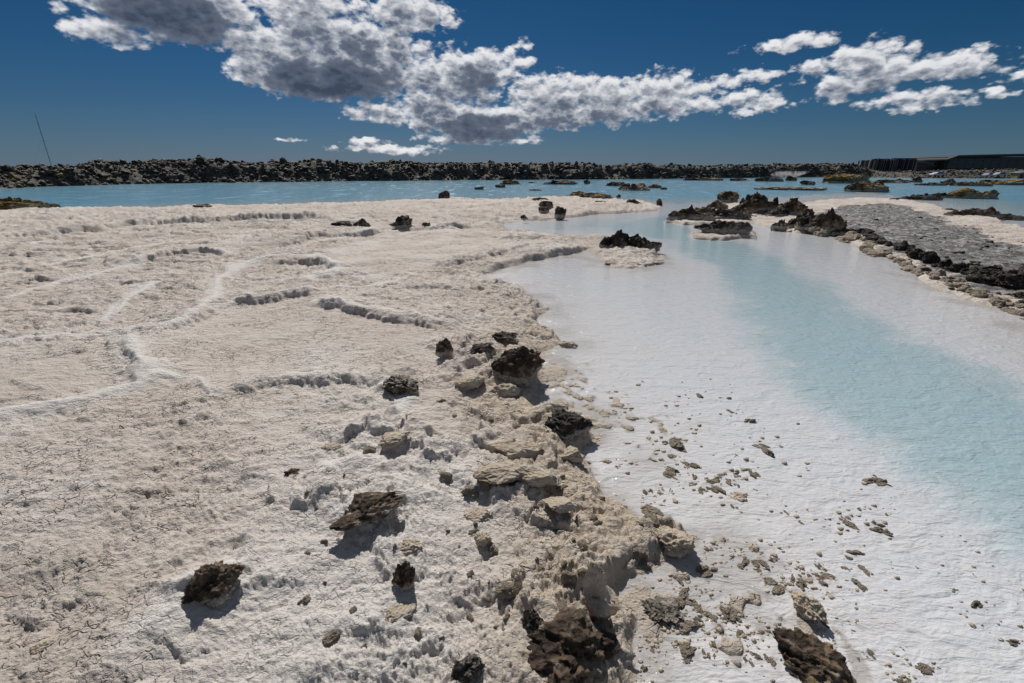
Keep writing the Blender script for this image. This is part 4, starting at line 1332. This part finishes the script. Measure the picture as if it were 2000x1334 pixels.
fo_['moss'], fo_['crust'], fo_['lichen'], fo_['grain'] = .0, 0., .45, .5  # pale tops here are fringe moss plus painted rim light
tag(fo_, 'dark rugged lava ridge along the far shore', None, None, 'structure')


def field_at(i, s):
    j = int(np.argmin(np.abs(ss - s)))
    return lx[i, j], ly[i, j], lz[i, j]


# rubble: the countless blocks of the ridge
rng = np.random.default_rng(9)
pv, pf = [], []
base = [stone_verts(1, 1300 + q, 1, 1, 1, cuts=8, rough=.35, sink=.2) for q in range(10)]
off = 0
base0 = [stone_verts(0, 1350 + q, 1, 1, 1, cuts=4, rough=.35, sink=.2) for q in range(10)]
for i_ in range(11000):
    i = int(rng.integers(60, NU - 60))
    s = float(rng.uniform(-.8, 13)) if rng.random() < .85 else float(rng.uniform(9, 16))
    x, y, z = field_at(i, s)
    if z < -.35:
        continue
    w = rng.uniform(.35, 1.15) * (1 if rng.random() < .85 else 1.5) * float(np.clip(scl[i, 0], .55, 1.1))
    if i_ % 3:
        w *= .62
    p, f = (base0 if i_ % 3 else base)[i_ % 10]
    a = rng.uniform(0, 6.28)
    q = p * np.array([w, w * rng.uniform(.6, 1), w * rng.uniform(.45, .85)])
    rot = np.array([[math.cos(a), -math.sin(a), 0], [math.sin(a), math.cos(a), 0], [0, 0, 1]])
    tl = rng.uniform(-.5, .5)
    rx = np.array([[1, 0, 0], [0, math.cos(tl), -math.sin(tl)], [0, math.sin(tl), math.cos(tl)]])
    q = q @ rx.T @ rot.T + np.array([x, y, z - .1 * w])
    pv.append(q)
    pf.append(f + off)
    off += len(q)
ro = link('lava_rubble', tri_mesh('lava_rubble', np.concatenate(pv), np.concatenate(pf), False), M['field'])
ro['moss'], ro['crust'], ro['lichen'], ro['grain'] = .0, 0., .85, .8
tag(ro, 'countless dark lava blocks heaped over the far ridge', None, None, 'stuff')

# the larger boulders of the ridge, one by one
bt = template('ridge_boulder', 'field', 3, 6, 1400, cuts=9, rough=.3, jag=.2)
for i_ in range(190):
    i = int(rng.integers(190, 800)) if i_ < 150 else int(rng.integers(200, 310))
    s = float(rng.uniform(-.5, 9))
    x, y, z = field_at(i, s)
    w = rng.uniform(.9, 1.9) * float(np.clip(scl[i, 0], .45, 1.1))
    left = us[i] < 260
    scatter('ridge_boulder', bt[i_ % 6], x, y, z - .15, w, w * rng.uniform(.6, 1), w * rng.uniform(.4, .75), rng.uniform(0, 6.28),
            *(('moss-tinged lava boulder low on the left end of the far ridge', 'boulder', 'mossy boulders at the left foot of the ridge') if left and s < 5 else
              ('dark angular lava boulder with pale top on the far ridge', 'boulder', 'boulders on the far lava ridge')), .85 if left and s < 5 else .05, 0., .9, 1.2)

# ------------------------------------------------------------------ buildings at the far right
def box(name, x0, x1, y0, y1, z0, z1, mat, parent=None, bev=0.0):
    v = np.array([(x, y, z) for x in (x0, x1) for y in (y0, y1) for z in (z0, z1)], float)
    f = [(0, 1, 3, 2), (4, 6, 7, 5), (0, 4, 5, 1), (2, 3, 7, 6), (0, 2, 6, 4), (1, 5, 7, 3)]
    me = bpy.data.meshes.new(name)
    me.from_pydata(v.tolist(), [], f)
    me.update()
    return link(name, me, mat, parent)


def prism(name, pts_xz, y0, y1, mat, parent=None):
    n = len(pts_xz)
    v = [(x, y0, z) for x, z in pts_xz] + [(x, y1, z) for x, z in pts_xz]
    f = [tuple(range(n)), tuple(range(2 * n - 1, n - 1, -1))] + [(i, i + n, (i + 1) % n + n, (i + 1) % n) for i in range(n)]
    me = bpy.data.meshes.new(name)
    me.from_pydata(v, [], f)
    me.update()
    import bmesh
    bm = bmesh.new()
    bm.from_mesh(me)
    bmesh.ops.recalc_face_normals(bm, faces=bm.faces)
    bm.to_mesh(me)
    bm.free()
    return link(name, me, mat, parent)


M['concrete'] = simple('dark_concrete', (.035, .037, .042), .7)
M['roof'] = simple('roof_metal', (.16, .17, .19), .45)
M['fascia'] = simple('pale_fascia', (.42, .44, .47), .4)
M['glass'] = simple('dark_glass', (.012, .02, .026), .08, spec=.6, var=.1)
M['frame'] = simple('teal_frame', (.10, .145, .155), .5)
M['fin'] = simple('grey_fin', (.11, .12, .135), .6)
M['paint'] = simple('white_car_paint', (.42, .42, .46), .25, var=.03)
M['tyre'] = simple('tyre_rubber', (.012, .012, .012), .8)
M['wood'] = simple('tan_timber', (.30, .19, .09), .8)
M['steel'] = simple('mast_steel', (.22, .23, .25), .5)


def at_depth(u, v, Y):
    d = ray(u, v)
    t = Y / d[1]
    return d[0] * t, EYE + d[2] * t


def empty(name, loc):
    e = bpy.data.objects.new(name, None)
    e.location = loc
    col.objects.link(e)
    return e


# main building, glass storey over a dark plinth
YB = 190.0
xl, _ = at_depth(1843, 330, YB)
_, zt = at_depth(1870, 303, YB)
_, zt2 = at_depth(2000, 299, YB)
_, zg = at_depth(1870, 330, YB)
xr = at_depth(2290, 330, YB)[0]
Lb = xr - xl
B = empty('spa_building', (xl, YB, 0))
tag(B, 'long low dark building with glazed upper storey at far right', 'building')
box('plinth', 0, Lb, .4, 18, -.5, zg, M['concrete'], B)
box('wall', 1.2, Lb, 1.5, 17.5, zg, zt - .6, M['concrete'], B)
roof = prism('roof', [(-.3, zt - 1.4), (3.2, zt - .15), (Lb * .5, zt2), (Lb, zt2), (Lb, zt2 - .75), (Lb * .5, zt2 - .75), (3.0, zt - .8), (-.3, zt - 1.75)], -1.0, 19, M['concrete'], B)
prism('roof_edge', [(3.2, zt - .13), (Lb * .5, zt2 + .02), (Lb, zt2 + .02), (Lb, zt2 + .16), (Lb * .5, zt2 + .16), (3.2, zt + .02)], -1.1, 19.1, M['fascia'], B)
nb_ = 26
bw = (Lb - 3.0) / nb_
pane_me = None
zp0, zp1 = zg + .25, zt - 1.0
for i in range(nb_):
    x0 = 2.2 + i * bw
    fr_ = box('window', x0, x0 + bw - .1, 1.25, 1.42, zp0, zp1, M['frame'], B)
    pn = box('pane', x0 + .18, x0 + bw - .28, 1.15, 1.24, zp0 + .2, zp0 + (zp1 - zp0) * .55, M['glass'], fr_)
    pn2 = box('pane', x0 + .18, x0 + bw - .28, 1.15, 1.24, zp0 + (zp1 - zp0) * .6, zp1 - .15, M['glass'], fr_)
box('balcony_slab', 1.0, 12.0, -.6, 1.2, zg - .25, zg - .05, M['frame'], B)
for i in range(5):
    box('column', 1.4 + i * 2.5, 1.6 + i * 2.5, -.4, -.2, -.4, zg - .25, M['frame'], B)

# lower wing joining it
xw0, zw = at_depth(1806, 313, YB + 4)
xw1, _ = at_depth(1846, 313, YB + 4)
zwb = at_depth(1820, 326, YB + 4)[1]
Wg = empty('low_wing', (xw0, YB + 4, 0))
tag(Wg, 'lower blue-grey wing left of the glazed building', 'building')
box('wall', 0, xw1 - xw0, 0, 10, -.5, zw - .25, M['concrete'], Wg)
box('roof', -.3, xw1 - xw0, -.4, 10.4, zw - .25, zw, M['fin'], Wg)
for i in range(6):
    x0 = .5 + i * (xw1 - xw0 - 1) / 6
    wn = box('window', x0, x0 + 1.0, -.10, -.01, zw - 1.9, zw - .7, M['frame'], Wg)
    box('pane', x0 + .1, x0 + .9, -.16, -.11, zw - 1.8, zw - .8, M['glass'], wn)

# screen of tall upright fins
YF = 165.0
xf0, _ = at_depth(1672, 330, YF)
xf1, zf = at_depth(1792, 309, YF)
SC = empty('slatted_screen', (xf0, YF, 0))
tag(SC, 'tall dark screen wall of upright grey slats by the lagoon', 'screen')
LS = xf1 - xf0
box('back_wall', LS * .30, LS, .5, 1.2, -.5, zf - .15, M['concrete'], SC)
box('cap', LS * .62, LS + .1, .45, 1.25, zf - .15, zf + .05, M['fin'], SC)
for i in range(26):
    t = i / 25
    x0 = LS * (.02 + .96 * t)
    h_ = zf * (.86 + .14 * rng.random()) if t < .6 else zf - .25
    fn = box('slat', -.10 - .10 * rng.random(), .10 + .12 * rng.random(), -.25, .45, -.4, h_, M['fin'] if rng.random() < .6 else M['concrete'], SC)
    fn.location = (x0, 0, 0)
    fn.rotation_euler = (0, rng.uniform(.0, .05), rng.uniform(-.6, .6))

# dark block between screen and wing
xk0, zk = at_depth(1793, 316, 180)
xk1, _ = at_depth(1812, 316, 180)
KB = empty('service_block', (xk0, 180, 0))
tag(KB, 'small black flat-roofed block between slatted screen and low wing', 'building')
box('wall', 0, xk1 - xk0, 0, 6, -.5, zk - .2, M['concrete'], KB)
box('roof', -.15, xk1 - xk0 + .15, -.15, 6.15, zk - .2, zk, M['roof'], KB)

# parked cars
def car(u0, u1, vb, Y, label, rz):
    x0, z0 = at_depth(u0, vb, Y)
    x1, _ = at_depth(u1, vb, Y)
    L = x1 - x0
    s = L / 4.3
    C = empty('parked_car', ((x0 + x1) / 2, Y, z0))
    C.scale = (s, s, s)
    C.rotation_euler = (0, 0, rz)
    tag(C, label, 'car', 'cars parked by the far right shore')
    prism('body', [(-2.1, .35), (-2.15, .8), (-1.95, .98), (-1.2, 1.02), (-.55, 1.5), (1.1, 1.54), (1.75, 1.02), (2.1, .95), (2.15, .4)], -.85, .85, M['paint'], C)
    prism('side_window', [(-1.0, 1.04), (-.5, 1.42), (1.05, 1.45), (1.5, 1.04)], -.87, .87, M['glass'], C)
    for sx in (-1.3, 1.35):
        for sy in (-.8, .8):
            n = 14
            pts = [(sx + .33 * math.cos(a), .33 + .33 * math.sin(a)) for a in [6.2832 * q / n for q in range(n)]]
            w = prism('wheel', pts, sy - .1, sy + .1, M['tyre'], C)
            prism('rim', [(sx + .17 * math.cos(a), .33 + .17 * math.sin(a)) for a in [6.2832 * q / n for q in range(n)]], sy - .12, sy + .12, M['fin'], w)
    for sy in (-.6, .6):
        box('headlight', -2.17, -2.1, sy - .15, sy + .15, .68, .84, M['glass'], C)


car(1916, 1938, 346.2, 119.5, 'left of two white cars parked before the glazed building', .35)
car(1938, 1962, 345.5, 122, 'right of two white cars parked before the glazed building', .1)
car(1816, 1842, 345.5, 126, 'pale car parked alone below the low wing', .05)
xh, zh = at_depth(1987, 346.5, 119)
hut = empty('timber_hut', (xh, 119, zh))
tag(hut, 'small tan timber hut at the right edge beyond the mossy bank', 'hut')
box('wall', 0, 2.6, 0, 2.0, -.4, 1.05, M['wood'], hut)
prism('roof', [(-.15, 1.05), (2.75, 1.05), (2.75, 1.15), (1.3, 1.3), (-.15, 1.15)], -.2, 2.2, M['fascia'], hut)
box('door', .5, 1.2, -.06, -.005, -.3, .8, M['concrete'], hut)
box('window', 1.6, 2.2, -.06, -.005, .3, .8, M['glass'], hut)

# mast on the left
YM = 230.0
xm, zm0 = at_depth(98, 316, YM)
_, zm1 = at_depth(72, 225, YM)
MA = empty('radio_mast', (xm, YM, 0))
tag(MA, 'thin grey radio mast rising behind the ridge at far left', 'mast')


def tube(name, a, b, r, mat, parent, n=8):
    a, b = Vector(a), Vector(b)
    q = (b - a).to_track_quat('Z', 'Y')
    v, f = [], []
    for e in (a, b):
        for i in range(n):
            an = 6.2832 * i / n
            v.append(tuple(e + q @ Vector((r * math.cos(an), r * math.sin(an), 0))))
    f = [(i, (i + 1) % n, (i + 1) % n + n, i + n) for i in range(n)] + [tuple(range(n))[::-1], tuple(range(n, 2 * n))]
    me = bpy.data.meshes.new(name)
    me.from_pydata(v, [], f)
    me.update()
    return link(name, me, mat, parent)


tube('pole', (0, 0, -1), (0, 0, zm1), .16, M['steel'], MA)
for i in range(1, 7):
    tube('collar', (0, 0, zm1 * i / 7), (0, 0, zm1 * i / 7 + .5), .22, M['steel'], MA)
tube('tip', (0, 0, zm1), (0, 0, zm1 + 1.2), .07, M['steel'], MA)
for i in range(3):
    an = i * 2.094 + .4
    tube('guy_wire', (0, 0, zm1 * .66), (10 * math.cos(an), 10 * math.sin(an), 0), .02, M['steel'], MA, 5)

# ------------------------------------------------------------------ steam over the hot inlet
def steam():
    m = bpy.data.materials.new('steam')
    m.use_nodes = True
    k = NG(m.node_tree)
    for nd in list(k.n):
        k.n.remove(nd)
    out = k.node('ShaderNodeOutputMaterial')
    pv_ = k.node('ShaderNodeVolumePrincipled')
    pv_.inputs['Color'].default_value = (.95, .96, .98, 1)
    tc = k.node('ShaderNodeTexCoord')
    n = k.noise(tc.outputs['Object'], .9, 4, .6)
    sp = k.node('ShaderNodeSeparateXYZ')
    k.put(sp.inputs[0], tc.outputs['Object'])
    d = k.m('MULTIPLY', k.sstep(n, .47, .66), k.sstep(sp.outputs[2], 1.9, .3))
    k.put(pv_.inputs['Density'], k.m('MULTIPLY', d, 2.6))
    k.l.new(pv_.outputs[0], out.inputs['Volume'])
    x, y, mp = gp(1542, 349)
    p, f = stone_verts(3, 77, 78 * mp, 6.0, 18 * mp, cuts=2, rough=.35, sink=0)
    o = link('steam', tri_mesh('steam', p, f), m)
    o.location = (x, y, .05)
    tag(o, 'thin white steam drifting over the hot inlet', None, None, 'stuff')


steam()
